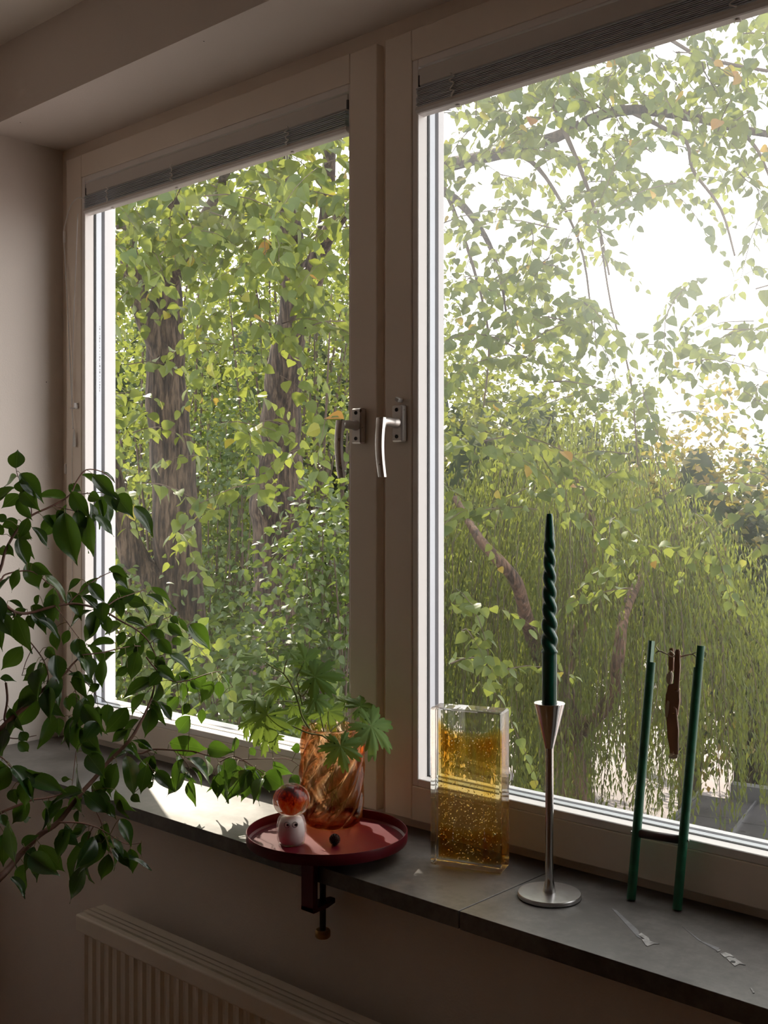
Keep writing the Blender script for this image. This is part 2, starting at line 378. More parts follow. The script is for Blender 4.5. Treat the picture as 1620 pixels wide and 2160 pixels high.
# ------------------------------------------------------------------ venetian blinds, pulled up
def blind(x0, x1, nsl, dz0, dz1, hr, label, ladders, slh):
    b = thing('venetian_blind', ((x0 + x1) / 2, 1.613, ZG1), label, 'blind')
    zt = 2.2835
    ya, yb = 1.5985, 1.6260
    box('headrail', x0, x1, ya + 0.002, yb, zt - hr, zt + 0.012, MT['blindw'], b, bevel=0.0015)
    for xx in (x0 - 0.0008, x1 - 0.004): box('end_cap', xx, xx + 0.0048, ya + 0.0015, yb + 0.0005, zt - hr, zt, MT['gasket2'], b, bevel=0.001)
    def zz(x, z): return z - (dz0 + (dz1 - dz0) * (x - x0) / (x1 - x0))
    bm = None
    for i in range(nsl):
        zc = zt - hr - 0.004 - i * slh / nsl
        xa, xb = x0 - 0.004 + random.uniform(0, 0.004), x1 - 0.001 - random.uniform(0, 0.004)
        V, Fs = [], []
        for s in range(5):
            f = s / 4; y = ya - 0.001 + f * 0.0255; cz = 0.0016 * (1 - (2 * f - 1) ** 2) - random.uniform(0, 0.0004)
            for xx in (xa, xb): V += [(xx, y, zz(xx, zc) + cz), (xx, y, zz(xx, zc) + cz - 0.0018)]
        for s in range(4):
            q = s * 4
            Fs += [(q, q + 2, q + 6, q + 4), (q + 1, q + 5, q + 7, q + 3), (q, q + 4, q + 5, q + 1), (q + 2, q + 3, q + 7, q + 6)]
        Fs += [(0, 1, 3, 2), (16, 18, 19, 17)]
        mesh('slat', V, Fs, MT['blind'], b, False)
    zb = zt - hr - 0.004 - slh
    bm = bmesh.new(); prof = [(-0.0015, 0), (-0.0025, -0.006), (0.001, -0.011), (0.004, -0.0125), (0.0215, -0.0125), (0.0245, -0.011), (0.026, -0.006), (0.026, 0)]
    ra = [bm.verts.new((x0 - 0.004, ya + p, zz(x0, zb) + q)) for p, q in prof]; rb = [bm.verts.new((x1 - 0.001, ya + p, zz(x1, zb) + q)) for p, q in prof]
    bm.faces.new(ra); bm.faces.new(list(reversed(rb)))
    for i in range(8): j = (i + 1) % 8; bm.faces.new((ra[j], ra[i], rb[i], rb[j]))
    from_bm('bottom_rail', bm, MT['blindw'], b)
    for lx in ladders:
        pts = []
        for i in range(26):
            s = i / 25; pts.append((lx + 0.0045 * math.sin(s * 19 + lx * 40), ya - 0.0038 - 0.0014 * math.cos(s * 23), zz(lx, zt - hr + 0.002 - s * (slh + 0.008))))
        V, Fs = tube_data(pts, 0.0011, 5)
        pts2 = [(p[0] * 1 + 0.003 * math.cos(i * 1.3), p[1] - 0.001, p[2]) for i, p in enumerate(pts)]
        tube_data(pts2, 0.001, 5, V, Fs)
        mesh('ladder_cord', V, Fs, MT['cord'], b, True)
        lathe('cord_button', [(0.005, 0), (0.005, 0.0015), (0.003, 0.003)], MT['blindw'], b, 12, (lx, 1.612, zz(lx, zb) - 0.0155))
    return b, zz
bl1, _ = blind(-2.5065, -1.5625, 8, 0.0, 0.0, 0.019, 'white venetian blind drawn up above the window of two trunks, with a pull cord', (-2.400, -2.135, -1.735), 0.031)
bl2, _ = blind(-1.3755, -0.432, 12, 0.0, 0.0, 0.021, 'white venetian blind drawn up above the window of the willow', (-1.288, -0.745), 0.036)
# pull cord of the left blind
y = 1.594
tube('tilt_cord', smooth_path([onY(178, 419, 1.598), onY(163, 418, y), onY(148, 436, y), onY(138, 470, y), onY(135, 490, y)], 5), 0.0017, MT['cord'], bl1, 6)
lathe('cord_joiner', [(0.0028, 0), (0.0034, 0.002), (0.0034, 0.028), (0.0026, 0.031)], MT['cord'], bl1, 12, tuple(onY(135.5, 512, y)))
tube('pull_cord', smooth_path([onY(135, 510, y), onY(140, 600, y), onY(146, 720, y), onY(152, 858, y), onY(154, 905, y)], 4), 0.0017, MT['cord'], bl1, 6)
tube('pull_cord', smooth_path([onY(164, 450, y), onY(160, 560, y), onY(154, 720, y), onY(152, 858, y)], 4), 0.0013, MT['cord'], bl1, 6)
lathe('cord_tassel', [(0.0045, 0), (0.005, 0.002), (0.0036, 0.030), (0.0018, 0.044), (0.0010, 0.046)], MT['blindw'], bl1, 12, tuple(onY(156.5, 943, y)))
tube('pull_cord', [onY(152, 945, 1.598), onY(152.5, 1200, 1.598), onY(152, 1440, 1.598)], 0.0008, MT['cord'], bl1, 5)
c0 = onY(158, 860, 1.596)
boxes('cord_cleat', [(c0.x - 0.012, c0.x + 0.010, 1.588, 1.5915, c0.z - 0.004, c0.z), (c0.x + 0.006, c0.x + 0.010, 1.588, 1.600, c0.z - 0.004, c0.z + 0.012)], MT['blindw'], bl1, bevel=0.0008)

# ------------------------------------------------------------------ radiator
MT['rad'] = M('radiator_enamel', (0.78, 0.72, 0.62), 0.4, var=0.02)
rx0, rx1, ry0, ry1, rz = -2.035, -0.6, 1.275, 1.345, 0.620
r = thing('radiator', ((rx0 + rx1) / 2, 1.31, 0.1), 'cream panel radiator with fluted front under the windowsill', 'radiator')
bm = bmesh.new()
n = 48; pitch = (rx1 - rx0 - 0.05) / n
prev = None; xs = []
for i in range(n * 4 + 1):
    xx = rx0 + 0.025 + pitch * i / 4; ph = i % 4
    xs.append((xx, ry0 + 0.006 + (0.0, 0.0045, 0.0045, 0.0)[ph]))
va = [bm.verts.new((a, b_, 0.13)) for a, b_ in xs]; vb = [bm.verts.new((a, b_, rz - 0.036)) for a, b_ in xs]
vc = [bm.verts.new((a, b_ + 0.012, 0.13)) for a, b_ in xs]; vd = [bm.verts.new((a, b_ + 0.012, rz - 0.036)) for a, b_ in xs]
for i in range(len(xs) - 1):
    bm.faces.new((va[i], va[i + 1], vb[i + 1], vb[i])); bm.faces.new((vc[i + 1], vc[i], vd[i], vd[i + 1]))
    bm.faces.new((vb[i], vb[i + 1], vd[i + 1], vd[i])); bm.faces.new((va[i + 1], va[i], vc[i], vc[i + 1]))
bm.faces.new((va[0], vb[0], vd[0], vc[0])); bm.faces.new((va[-1], vc[-1], vd[-1], vb[-1]))
from_bm('front_panel', bm, MT['rad'], r)
box('back_panel', rx0 + 0.02, rx1 - 0.02, ry1 - 0.012, ry1, 0.13, rz - 0.01, MT['rad'], r)
box('top_cover', rx0, rx1, ry0, ry0 + 0.018, rz - 0.036, rz, MT['rad'], r, bevel=0.004, seg=3)
boxes('top_grille', [(rx0, rx1, ry0 + 0.020, ry0 + 0.030, rz - 0.006, rz + 0.001), (rx0, rx1, ry0 + 0.034, ry0 + 0.044, rz - 0.006, rz + 0.001), (rx0, rx1, ry0 + 0.048, ry1, rz - 0.006, rz + 0.001), (rx0, rx0 + 0.012, ry0 + 0.01, ry1 - 0.013, rz - 0.03, rz - 0.002), (rx1 - 0.012, rx1, ry0 + 0.01, ry1 - 0.013, rz - 0.03, rz - 0.002)], MT['rad'], r)
for xx in (rx0 + 0.2, rx1 - 0.2): box('wall_bracket', xx, xx + 0.04, ry1 - 0.002, YW - 0.0006, 0.2, 0.5, MT['rad'], r)

# ------------------------------------------------------------------ round tray clamped to the sill
MT['tray'] = M('burgundy_enamel', (0.095, 0.003, 0.010), 0.40, var=0.12, scale=5, spec=0.22, rvar=0.06)
TC = Vector((-1.415, 1.397, 0.8925)); TR = 0.1435; TZ = TC.z - 0.0185
tr = thing('clamp_tray', (TC.x, TC.y, SILL), 'round burgundy metal tray clamped to the edge of the windowsill', 'tray')
lathe('tray_dish', [(0.0, -0.0205), (TR - 0.006, -0.0205), (TR - 0.001, -0.019), (TR, -0.016), (TR, -0.0008), (TR - 0.0006, 0), (TR - 0.0014, 0), (TR - 0.0022, -0.001), (TR - 0.0026, -0.0155), (TR - 0.006, -0.0185), (0.0, -0.0185)], MT['tray'], tr, 96, tuple(TC), sharp=40)
px_ = TC.x + 0.028
lathe('post', [(0.010, 0), (0.010, 0.010), (0.024, 0.0125), (0.024, 0.014)], MT['tray'], tr, 24, (px_, TC.y - 0.005, TC.z - 0.0345))
CXc = -1.388
bm = bmesh.new()
add_box(bm, CXc - 0.016, CXc + 0.016, 1.322, 1.40, SILL + 0.0003, SILL + 0.0085, 0.0015)
add_box(bm, CXc - 0.016, CXc + 0.016, 1.3225, 1.3335, 0.772, SILL + 0.0085, 0.0015)
from_bm('clamp_bracket', bm, MT['tray'], tr)
prism('clamp_jaw', [(CXc - 0.016, 1.3225, 0.777), (CXc + 0.016, 1.3225, 0.777), (CXc + 0.014, 1.36, 0.777), (CXc + 0.006, 1.385, 0.777), (CXc - 0.006, 1.385, 0.777), (CXc - 0.014, 1.36, 0.777)], (0, 0, 1), 0.009, MT['tray'], tr, bevel=0.001)
lathe('clamp_screw', [(0.0055, 0.732), (0.0055, 0.816), (0.0095, 0.8165), (0.0095, 0.8215)], MT['dark'], tr, 16, (CXc + 0.002, 1.358, 0))
MT['brass'] = M('dull_brass', (0.35, 0.20, 0.07), 0.35, metal=0.9)
lathe('clamp_knob', [(0.0, 0.719), (0.0115, 0.719), (0.0135, 0.7215), (0.0135, 0.7305), (0.0115, 0.733), (0.0, 0.733)], MT['brass'], tr, 24, (CXc + 0.002, 1.358, 0), sharp=40)

# ------------------------------------------------------------------ twisted amber glass vase with water
def vase_mat():
    m, nt, out = new_mat('amber_glass')
    g = nd(nt, 'ShaderNodeBsdfGlass'); g.inputs['IOR'].default_value = 1.45; g.inputs[0].default_value = (1, 0.97, 0.93, 1)
    t_ = nd(nt, 'ShaderNodeBsdfTransparent'); t_.inputs[0].default_value = (1, 0.96, 0.9, 1)
    s = nd(nt, 'ShaderNodeMixShader'); s.inputs[0].default_value = 0.5
    nt.links.new(g.outputs[0], s.inputs[1]); nt.links.new(t_.outputs[0], s.inputs[2]); nt.links.new(s.outputs[0], out.inputs[0])
    v = nd(nt, 'ShaderNodeVolumeAbsorption'); v.inputs['Color'].default_value = (0.86, 0.52, 0.16, 1); v.inputs['Density'].default_value = 105.0
    nt.links.new(v.outputs[0], out.inputs[1]); return m
MT['amber'] = vase_mat()
VC = onZ(700, 1738, TZ); VC.z = TZ + 0.0003
VH = 0.182; VR = 0.0535
va_ = thing('glass_vase', VC, 'amber glass vase with spiralling ribs standing on the burgundy tray', 'vase')
def vprof(z):
    s = z / VH
    return VR * (0.86 + 0.14 * min(1, (s / 0.18)) ** 0.5 + 0.03 * math.sin(s * 3.0) - 0.05 * max(0, s - 0.8) / 0.2)
def vr(r, z, a):
    # outer wall rows carry z in [0, VH]; inner wall rows are encoded with r < 0
    ph = a - 14.0 * abs(z)
    ridge = abs(math.cos(5 * ph)) ** 2.6
    wob = 0.0012 * math.sin(3 * a + 40 * z)
    if r < 0: return -r + 0.0006 * ridge
    f = min(1, z / 0.012) if z < 0.012 else 1
    return r + (0.0082 * ridge + wob - 0.0015) * f
prof = [(0.002, 0.0), (VR * 0.80, 0.0)]
for i in range(1, 45): z = VH * i / 44; prof.append((vprof(z), z))
for i in range(44, 2, -1): z = VH * i / 44; prof.append((-(vprof(z) - 0.0052), z))
prof += [(-VR * 0.7, 0.008), (-0.002, 0.0075)]
lathe('vase_wall', prof, MT['amber'], va_, 128, tuple(VC), vr)
MT['water'] = glass_mat('water', (0.97, 0.93, 0.85), 1.33, clear=0.4)

# ------------------------------------------------------------------ geranium cuttings in the vase
MT['ger'] = leaf_mat('geranium_leaf', [(0.0, (0.07, 0.15, 0.035)), (0.5, (0.10, 0.19, 0.05)), (1.0, (0.15, 0.24, 0.075))], trans=0.38, tcol=(0.30, 0.40, 0.05), rough=0.7, gloss=0.25)
MT['gerstem'] = M('geranium_stem', (0.24, 0.27, 0.09), 0.7, var=0.2, scale=30)
def C4(x, y): return (480 + x / 4.05, 1330 + y / 4.05)
gp = thing('geranium_cutting', (VC.x, VC.y, VC.z + 0.02), 'scented geranium cuttings with lobed leaves standing in the amber vase', 'plant')
def geranium_leaf(seed, droop, n_ang=220, rings=6):
    rg = random.Random(seed)
    lob = [(0, 1.0), (0.86, 0.95), (-0.86, 0.95), (1.70, 0.86), (-1.70, 0.86), (2.50, 0.66), (-2.50, 0.66)]
    V = [(0, 0, 0)]; Fs = []
    for j in range(1, rings + 1):
        q = j / rings
        for i in range(n_ang + 1):
            th = -2.92 + 5.84 * i / n_ang
            best = 0
            for (l, R) in lob:
                d = abs(th - l) / 0.47
                if d < 1:
                    prof_ = (1 - d ** 1.9)
                    tooth = 0.20 * (abs(math.sin((th - l) * 14)) - 0.4)
                    best = max(best, R * (0.27 + 0.60 * prof_) + tooth * R)
            r_ = max(0.27, best) * q
            if q < 0.34: r_ = 0.30 * q / 0.34 * 0.9
            f = r_
            zz = -droop * f * f + 0.05 * math.cos(7.3 * th) * f + 0.04 * math.sin(3 * th + seed) * f + 0.02 * math.sin(19 * th) * f * q
            V.append((f * math.sin(th), f * math.cos(th), zz))
    for i in range(n_ang): Fs.append((0, 2 + i, 1 + i))
    for j in range(rings - 1):
        a, b = 1 + j * (n_ang + 1), 1 + (j + 1) * (n_ang + 1)
        for i in range(n_ang): Fs.append((a + i, a + i + 1, b + i + 1, b + i))
    return V, Fs
GT = (VC - CAM).dot(FW)
#        centre in crop px, radius px, depth offset, forward angle in the picture (deg, 0 right, 90 up), tilt of normal towards up, side tilt, droop
GL = [((255, 225), 190, 0.02, 160, 74, 10, 0.10), ((535, 190), 125, -0.01, 80, 70, 10, 0.15), ((660, 255), 225, 0.03, 50, 35, 20, 0.35),
      ((745, 395), 265, -0.02, 5, 40, -10, 0.35), ((745, 585), 175, -0.03, -20, 50, 10, 0.4), ((455, 470), 170, 0.05, 200, 45, -10, 0.45),
      ((335, 720), 300, -0.03, 235, 25, -20, 0.55), ((230, 600), 150, 0.01, 170, 55, 0, 0.3), ((640, 720), 185, 0.06, 215, 45, 0, 0.4),
      ((860, 690), 210, 0.04, -75, 20, 10, 0.5), ((1130, 650), 210, 0.06, 40, 50, 20, 0.5), ((1225, 815), 310, -0.02, -35, 30, 30, 0.5),
      ((965, 985), 235, -0.085, -80, 25, 5, 0.35), ((330, 900), 190, 0.0, -100, 15, -20, 0.4), ((400, 290), 80, 0.03, 60, 60, 0, 0.2),
      ((560, 640), 120, 0.03, -60, 30, 0, 0.3), ((1010, 620), 130, 0.08, 120, 40, 0, 0.4), ((180, 780), 170, 0.03, 250, 20, -30, 0.5), ((700, 300), 150, 0.06, 120, 30, 0, 0.3)]
GC = []
for gi, (cxy, rpx, dt, ang, tilt, side, droop) in enumerate(GL):
    u, v = C4(*cxy); t_ = GT + dt; p = at(u, v, t_); R = rpx / 4.05 / F_PX * t_
    tl, sd = math.radians(tilt), math.radians(side)
    nrm = (-FW * math.cos(tl) * math.cos(sd) + UP * math.sin(tl) + RT * math.sin(sd) * math.cos(tl)).normalized()
    fwd = RT * math.cos(math.radians(ang)) + UP * math.sin(math.radians(ang)); fwd = (fwd - nrm * fwd.dot(nrm)).normalized()
    if tilt > 65: fwd = (RT * math.cos(math.radians(ang)) - FW * 0.3); fwd = (fwd - nrm * fwd.dot(nrm)).normalized()
    side_ = fwd.cross(nrm)
    V, Fs = geranium_leaf(gi + 1, droop)
    mesh('leaf', [p + (side_ * a + fwd * b + nrm * c) * R for a, b, c in V], Fs, MT['ger'], gp, True)
    GC.append(p)
def gstem(pts, r0, r1):
    P_ = smooth_path(pts, 5); n_ = len(P_); tube('stem', P_, [r0 + (r1 - r0) * i / (n_ - 1) for i in range(n_)], MT['gerstem'], gp, 7)
def G3(x, y, d=0.0): return at(*C4(x, y), GT + d)
gb = VC + Vector((0, 0, 0.025))
gstem([gb + RT * 0.02, G3(800, 1100, 0.0), G3(720, 880, -0.01), G3(640, 740), G3(600, 600), G3(550, 480, 0.01), G3(480, 370, 0.02), G3(380, 310, 0.02), GC[0]], 0.0026, 0.0012)
gstem([G3(480, 370, 0.02), G3(495, 290, 0.0), GC[1]], 0.0014, 0.0010)
gstem([gb - RT * 0.02, G3(860, 1150, 0.0), G3(830, 910, -0.01), G3(790, 720, -0.02), GC[4]], 0.0020, 0.0010)
gstem([G3(640, 640), G3(600, 450, 0.01), G3(590, 400, 0.02), GC[2]], 0.0018, 0.0010)
gstem([G3(600, 520), G3(640, 560, 0.0), G3(700, 480, -0.02), GC[3]], 0.0014, 0.0009)
gstem([gb, G3(880, 1100, 0.0), G3(880, 870, 0.0), G3(980, 780, 0.03), GC[10]], 0.0020, 0.0010)
gstem([gb + FW * 0.02, G3(960, 1100, 0.0), G3(1010, 920, 0.0), G3(1080, 860, -0.02), G3(1150, 830, -0.02), GC[11]], 0.0018, 0.0010)
gstem([gb - FW * 0.02, G3(900, 1050, -0.02), G3(830, 910, -0.06), G3(700, 880, -0.04), G3(560, 820, -0.03), G3(460, 785, -0.03), GC[6]], 0.0018, 0.0010)
gstem([G3(830, 900, -0.03), G3(900, 930, -0.07), GC[12]], 0.0013, 0.0009)
gstem([G3(590, 610), G3(500, 605, 0.02), G3(410, 605, 0.02), GC[7]], 0.0012, 0.0009)
gstem([G3(560, 500, 0.01), G3(500, 480, 0.03), GC[5]], 0.0012, 0.0009)
gstem([G3(690, 840, 0.0), G3(640, 760, 0.04), GC[8]], 0.0012, 0.0009)
gstem([G3(880, 870, 0.0), G3(860, 780, 0.03), GC[9]], 0.0012, 0.0009)
gstem([G3(480, 790, -0.03), G3(400, 820, -0.02), GC[13]], 0.0011, 0.0009)
gstem([G3(480, 370, 0.02), GC[14]], 0.001, 0.0008); gstem([G3(610, 640, 0.0), GC[15]], 0.001, 0.0008)
gstem([G3(1000, 760, 0.04), GC[16]], 0.001, 0.0008); gstem([G3(400, 820, -0.02), GC[17]], 0.001, 0.0008); gstem([G3(600, 450, 0.02), GC[18]], 0.001, 0.0008)

# ------------------------------------------------------------------ glass mushroom figurine
MT['clearglass'] = glass_mat('clear_glass', (0.99, 0.985, 0.98), 1.45, clear=0.5)
MT['milk'] = M('milk_glass', (0.82, 0.74, 0.74), 0.45, var=0.08, scale=40)
def fire_mat():
    m, nt, out = new_mat('red_frit_sun_glow'); b = nd(nt, 'ShaderNodeBsdfPrincipled')
    vec = coords(nt, 'Object', (1, 1, 0.55)); n1 = tnoise(nt, vec, 120, 5, 0.7)
    tc = nd(nt, 'ShaderNodeTexCoord'); sp = nd(nt, 'ShaderNodeSeparateXYZ'); nt.links.new(tc.outputs['Generated'], sp.inputs[0])
    ma = nd(nt, 'ShaderNodeMath', operation='MULTIPLY_ADD'); ma.inputs[1].default_value = -0.55; nt.links.new(sp.outputs[2], ma.inputs[0]); nt.links.new(n1, ma.inputs[2])  # orange brightens downwards: focused sunlight painted into the red frit
    c = ramp(nt, ma.outputs[0], [(0.0, (0.05, 0.004, 0.01)), (0.10, (0.35, 0.014, 0.008)), (0.20, (0.80, 0.10, 0.015)), (0.31, (0.95, 0.33, 0.04)), (0.44, (0.98, 0.66, 0.32))])
    nt.links.new(c, b.inputs['Base Color']); b.inputs['Roughness'].default_value = 0.3
    t_ = nd(nt, 'ShaderNodeBsdfTranslucent'); nt.links.new(c, t_.inputs[0]); s = nd(nt, 'ShaderNodeMixShader'); s.inputs[0].default_value = 0.55
    nt.links.new(b.outputs[0], s.inputs[1]); nt.links.new(t_.outputs[0], s.inputs[2]); nt.links.new(s.outputs[0], out.inputs[0]); return m
MT['fire'] = fire_mat()
MC = onZ(614.5, 1779, TZ); MC.z = TZ + 0.0003
mu = thing('glass_mushroom', MC, 'small clear glass mushroom figurine with red cap, white stem and two eyes', 'figurine')
ms = (MC - CAM).dot(FW) / F_PX                                     # metres per frame pixel here
mb = [(0.002, 0), (25, 0), (28, 1.5), (31, 12), (32, 28), (30.5, 42), (28, 53), (25.5, 58)]
lathe('stem', [(r_ * ms if r_ > 0.1 else r_, z * ms) for r_, z in mb] + [(0.002, 58.2 * ms)], glass_mat('clear_stem_glass', (0.99, 0.985, 0.98), 1.35, clear=0.72), mu, 48, tuple(MC))
lathe('stem_core', [(0.001, 2 * ms), (22 * ms, 2 * ms), (25.5 * ms, 6 * ms), (28 * ms, 18 * ms), (28.5 * ms, 28 * ms), (26 * ms, 44 * ms), (22 * ms, 54 * ms), (0.001, 56.5 * ms)], MT['milk'], mu, 40, tuple(MC))
cz = MC.z + 90 * ms
cap_p = []
for i in range(25):
    a = -math.pi / 2 + math.pi * i / 24
    cap_p.append((max(0.0004, 39.5 * ms * math.cos(a)), (36 if a > 0 else 33) * ms * math.sin(a)))
lathe('cap', cap_p, MT['clearglass'], mu, 48, (MC.x, MC.y, cz))
core_p = []
for i in range(21):
    a = -math.pi / 2 + math.pi * i / 20
    rr = 29 * math.cos(a) if a > 0 else (29 * math.cos(a) ** 0.8 if math.cos(a) > 0 else 0) * (1 - 0.28 * (-a / (math.pi / 2)))
    core_p.append((max(0.0004, rr * ms), (29 if a > 0 else 30.5) * ms * math.sin(a)))
lathe('cap_core', core_p, MT['fire'], mu, 40, (MC.x, MC.y, cz))
MT['eyewhite'] = M('eye_white', (0.85, 0.82, 0.80), 0.3, var=0.01); MT['eyeblack'] = M('eye_black', (0.01, 0.009, 0.009), 0.2)
toc = (CAM - MC); toc.z = 0; toc.normalize(); tos = Vector((-toc.y, toc.x, 0))
for su in (508, 575):
    u, v = C4(su, 1632)
    off = (u - 614.5) * ms; z = MC.z + (1779 - v) * ms * 1.03
    dep = math.sqrt(max(0, (30.3 * ms) ** 2 - off ** 2)) + 0.0006
    ec = MC + tos * off + toc * dep; ec.z = z
    en = (toc + tos * off / (30 * ms) * 0.6).normalized()
    ex_ = Vector((-en.y, en.x, 0)); 
    def disc(nm, r_, depth, mat, dx=0.0, par=None):
        V, Fs = lathe_data([(r_, 0), (r_ * 0.96, 0.0005)], 24)
        return mesh(nm, [ec + ex_ * (a + dx) + UP * b + en * (c + depth) for a, b, c in V], Fs, mat, mu if par is None else par)
    e_ = disc('eye', 0.0052, 0, MT['eyeblack']); disc('eye_white', 0.0043, 0.0004, MT['eyewhite'], 0, e_); disc('pupil', 0.0024, 0.0008, MT['eyeblack'], 0.0016, e_)

# ------------------------------------------------------------------ little alder cone
MT['cone'] = M('cone_brown', (0.035, 0.018, 0.011), 0.7, var=0.4, scale=200)
AC = onZ(706, 1783, TZ); AR = 0.0098
ac = thing('alder_cone', (AC.x, AC.y, TZ), 'tiny dark brown alder cone lying on the burgundy tray', 'cone')
V, Fs = [], []
cc = Vector((AC.x, AC.y, TZ + AR + 0.0003))
for i in range(110):
    zf = 1 - 2 * (i + 0.5) / 110; a = i * 2.39996; rr = math.sqrt(1 - zf * zf)
    nrm = Vector((rr * math.cos(a), rr * math.sin(a), zf)); up_ = Vector((0, 0, 1)) - nrm * zf
    up_ = up_.normalized() if up_.length > 1e-3 else Vector((1, 0, 0)); sd = nrm.cross(up_)
    b0 = len(V); q = cc + nrm * AR * 0.78
    V += [q - up_ * 0.0014 + sd * 0.0012, q - up_ * 0.0014 - sd * 0.0012, cc + nrm * AR * 1.0 + up_ * 0.0006 - sd * 0.0019, cc + nrm * AR * 1.03 + up_ * 0.0014, cc + nrm * AR * 1.0 + up_ * 0.0006 + sd * 0.0019, q + up_ * 0.0010]
    Fs += [(b0, b0 + 1, b0 + 2, b0 + 3), (b0, b0 + 3, b0 + 4), (b0 + 2, b0 + 5, b0 + 3), (b0 + 3, b0 + 5, b0 + 4)]
mesh('cone_scales', V, Fs, MT['cone'], ac)
Vs, Fs = lathe_data([(max(0.0002, AR * 0.8 * math.cos(-1.57 + 3.14 * i / 10)), AR * 0.8 * math.sin(-1.57 + 3.14 * i / 10)) for i in range(11)], 16, tuple(cc)); mesh('cone_body', Vs, Fs, MT['cone'], ac)

# ------------------------------------------------------------------ cast amber glass block
b_o = Vector((-1.2389, 1.4725, SILL + 0.0004)); bx = Vector((0.1213, 0.0418, 0)); by = Vector((-0.0418, 0.1213, 0)).normalized() * 0.047; BW = bx.length; bx = bx.normalized(); byn = by.normalized()
BH = 0.2715; BD = 0.047
gbk = thing('glass_block', b_o + bx * BW / 2 + by / 2, 'upright cast glass block with amber streaks and bubbles beside the candlestick', 'glass block')
BMx = Matrix(((bx.x, byn.x, 0, b_o.x), (bx.y, byn.y, 0, b_o.y), (0, 0, 1, b_o.z), (0, 0, 0, 1)))
bm = bmesh.new(); add_box(bm, 0, BW, 0, BD, 0, BH, 0.0035, BMx, 3)
MT['castglass'] = glass_mat('cast_glass', (0.985, 0.98, 0.955), 1.48, clear=0.12)
o = from_bm('block', bm, MT['castglass'], gbk, False)
def veil_mat(name, seed, dens):
    m, nt, out = new_mat(name)
    tc = nd(nt, 'ShaderNodeTexCoord')
    uv = tc.outputs['UV']; sp = nd(nt, 'ShaderNodeSeparateXYZ'); nt.links.new(uv, sp.inputs[0])
    mp = nd(nt, 'ShaderNodeMapping'); mp.inputs['Scale'].default_value = (9, 1.2, 1); mp.inputs['Location'].default_value = (seed * 3.1, seed, 0); nt.links.new(uv, mp.inputs[0])
    n1 = tnoise(nt, mp.outputs[0], 1.6, 6, 0.6)
    mp2 = nd(nt, 'ShaderNodeMapping'); mp2.inputs['Scale'].default_value = (3, 5, 1); mp2.inputs['Location'].default_value = (seed, seed * 2, 0); nt.links.new(uv, mp2.inputs[0])
    n2 = tnoise(nt, mp2.outputs[0], 2.0, 7, 0.65)
    # density along the height: thick at the foot, thin in the middle, strong under the top edge
    hz = ramp(nt, sp.outputs[1], [(0.0, (0.75,) * 3), (0.20, (0.85,) * 3), (0.27, (0.34,) * 3), (0.45, (0.30,) * 3), (0.62, (0.36,) * 3), (0.82, (0.62,) * 3), (0.93, (0.80,) * 3), (1.0, (0.30,) * 3)])
    hx = ramp(nt, sp.outputs[0], [(0.0, (0.55,) * 3), (0.12, (0.75,) * 3), (0.30, (0.5,) * 3), (0.6, (0.45,) * 3), (0.8, (0.8,) * 3), (1.0, (0.45,) * 3)])
    a = nd(nt, 'ShaderNodeMath', operation='MULTIPLY'); nt.links.new(hz, a.inputs[0]); nt.links.new(hx, a.inputs[1])
    b = nd(nt, 'ShaderNodeMath', operation='MULTIPLY'); nt.links.new(n1, b.inputs[0]); nt.links.new(n2, b.inputs[1])
    c = nd(nt, 'ShaderNodeMath', operation='MULTIPLY'); nt.links.new(a.outputs[0], c.inputs[0]); nt.links.new(b.outputs[0], c.inputs[1])
    d = nd(nt, 'ShaderNodeMath', operation='MULTIPLY'); d.inputs[1].default_value = dens; nt.links.new(c.outputs[0], d.inputs[0])
    col = ramp(nt, d.outputs[0], [(0.0, (0.99, 0.96, 0.86)), (0.18, (0.97, 0.82, 0.42)), (0.38, (0.86, 0.52, 0.10)), (0.65, (0.62, 0.20, 0.015)), (1.0, (0.26, 0.045, 0.004))])
    t_ = nd(nt, 'ShaderNodeBsdfTransparent'); nt.links.new(col, t_.inputs[0])
    df = nd(nt, 'ShaderNodeBsdfTranslucent'); nt.links.new(col, df.inputs[0])
    s = nd(nt, 'ShaderNodeMixShader'); fm = nd(nt, 'ShaderNodeMath', operation='MULTIPLY'); fm.inputs[1].default_value = 0.22; nt.links.new(d.outputs[0], fm.inputs[0]); nt.links.new(fm.outputs[0], s.inputs[0])
    nt.links.new(t_.outputs[0], s.inputs[1]); nt.links.new(df.outputs[0], s.inputs[2]); nt.links.new(s.outputs[0], out.inputs[0]); return m
for li, (yy, dens, x_in) in enumerate(((0.014, 2.0, 0.012), (0.024, 2.5, 0.009), (0.034, 2.0, 0.007))):
    nx, nz = 20, 40; V, Fs, UVs = [], [], []
    for j in range(nz + 1):
        for i in range(nx + 1):
            fx, fz = i / nx, j / nz
            top = BH - 0.020 - 0.022 * (1 - (2 * fx - 1) ** 4) - (0.006 if li == 1 else 0)   # the veil sags between its two top corners
            X = x_in + (BW - 2 * x_in + (0.004 if li else 0)) * fx; Z = 0.010 + (top - 0.010) * fz
            Yv = yy + 0.003 * math.sin(fx * 5 + li) + 0.002 * math.sin(fz * 9 + li * 2)
            V.append(BMx @ Vector((X, Yv, Z))); UVs.append((fx, fz))
    for j in range(nz):
        for i in range(nx): q = j * (nx + 1) + i; Fs.append((q, q + 1, q + nx + 2, q + nx + 1))
    o = mesh('amber_veil', V, Fs, veil_mat('amber_veil_%d' % li, li + 1.0, dens), gbk, True)
    uvl = o.data.uv_layers.new(name='UV')
    for lp in o.data.loops: uvl.data[lp.index].uv = UVs[lp.vertex_index]
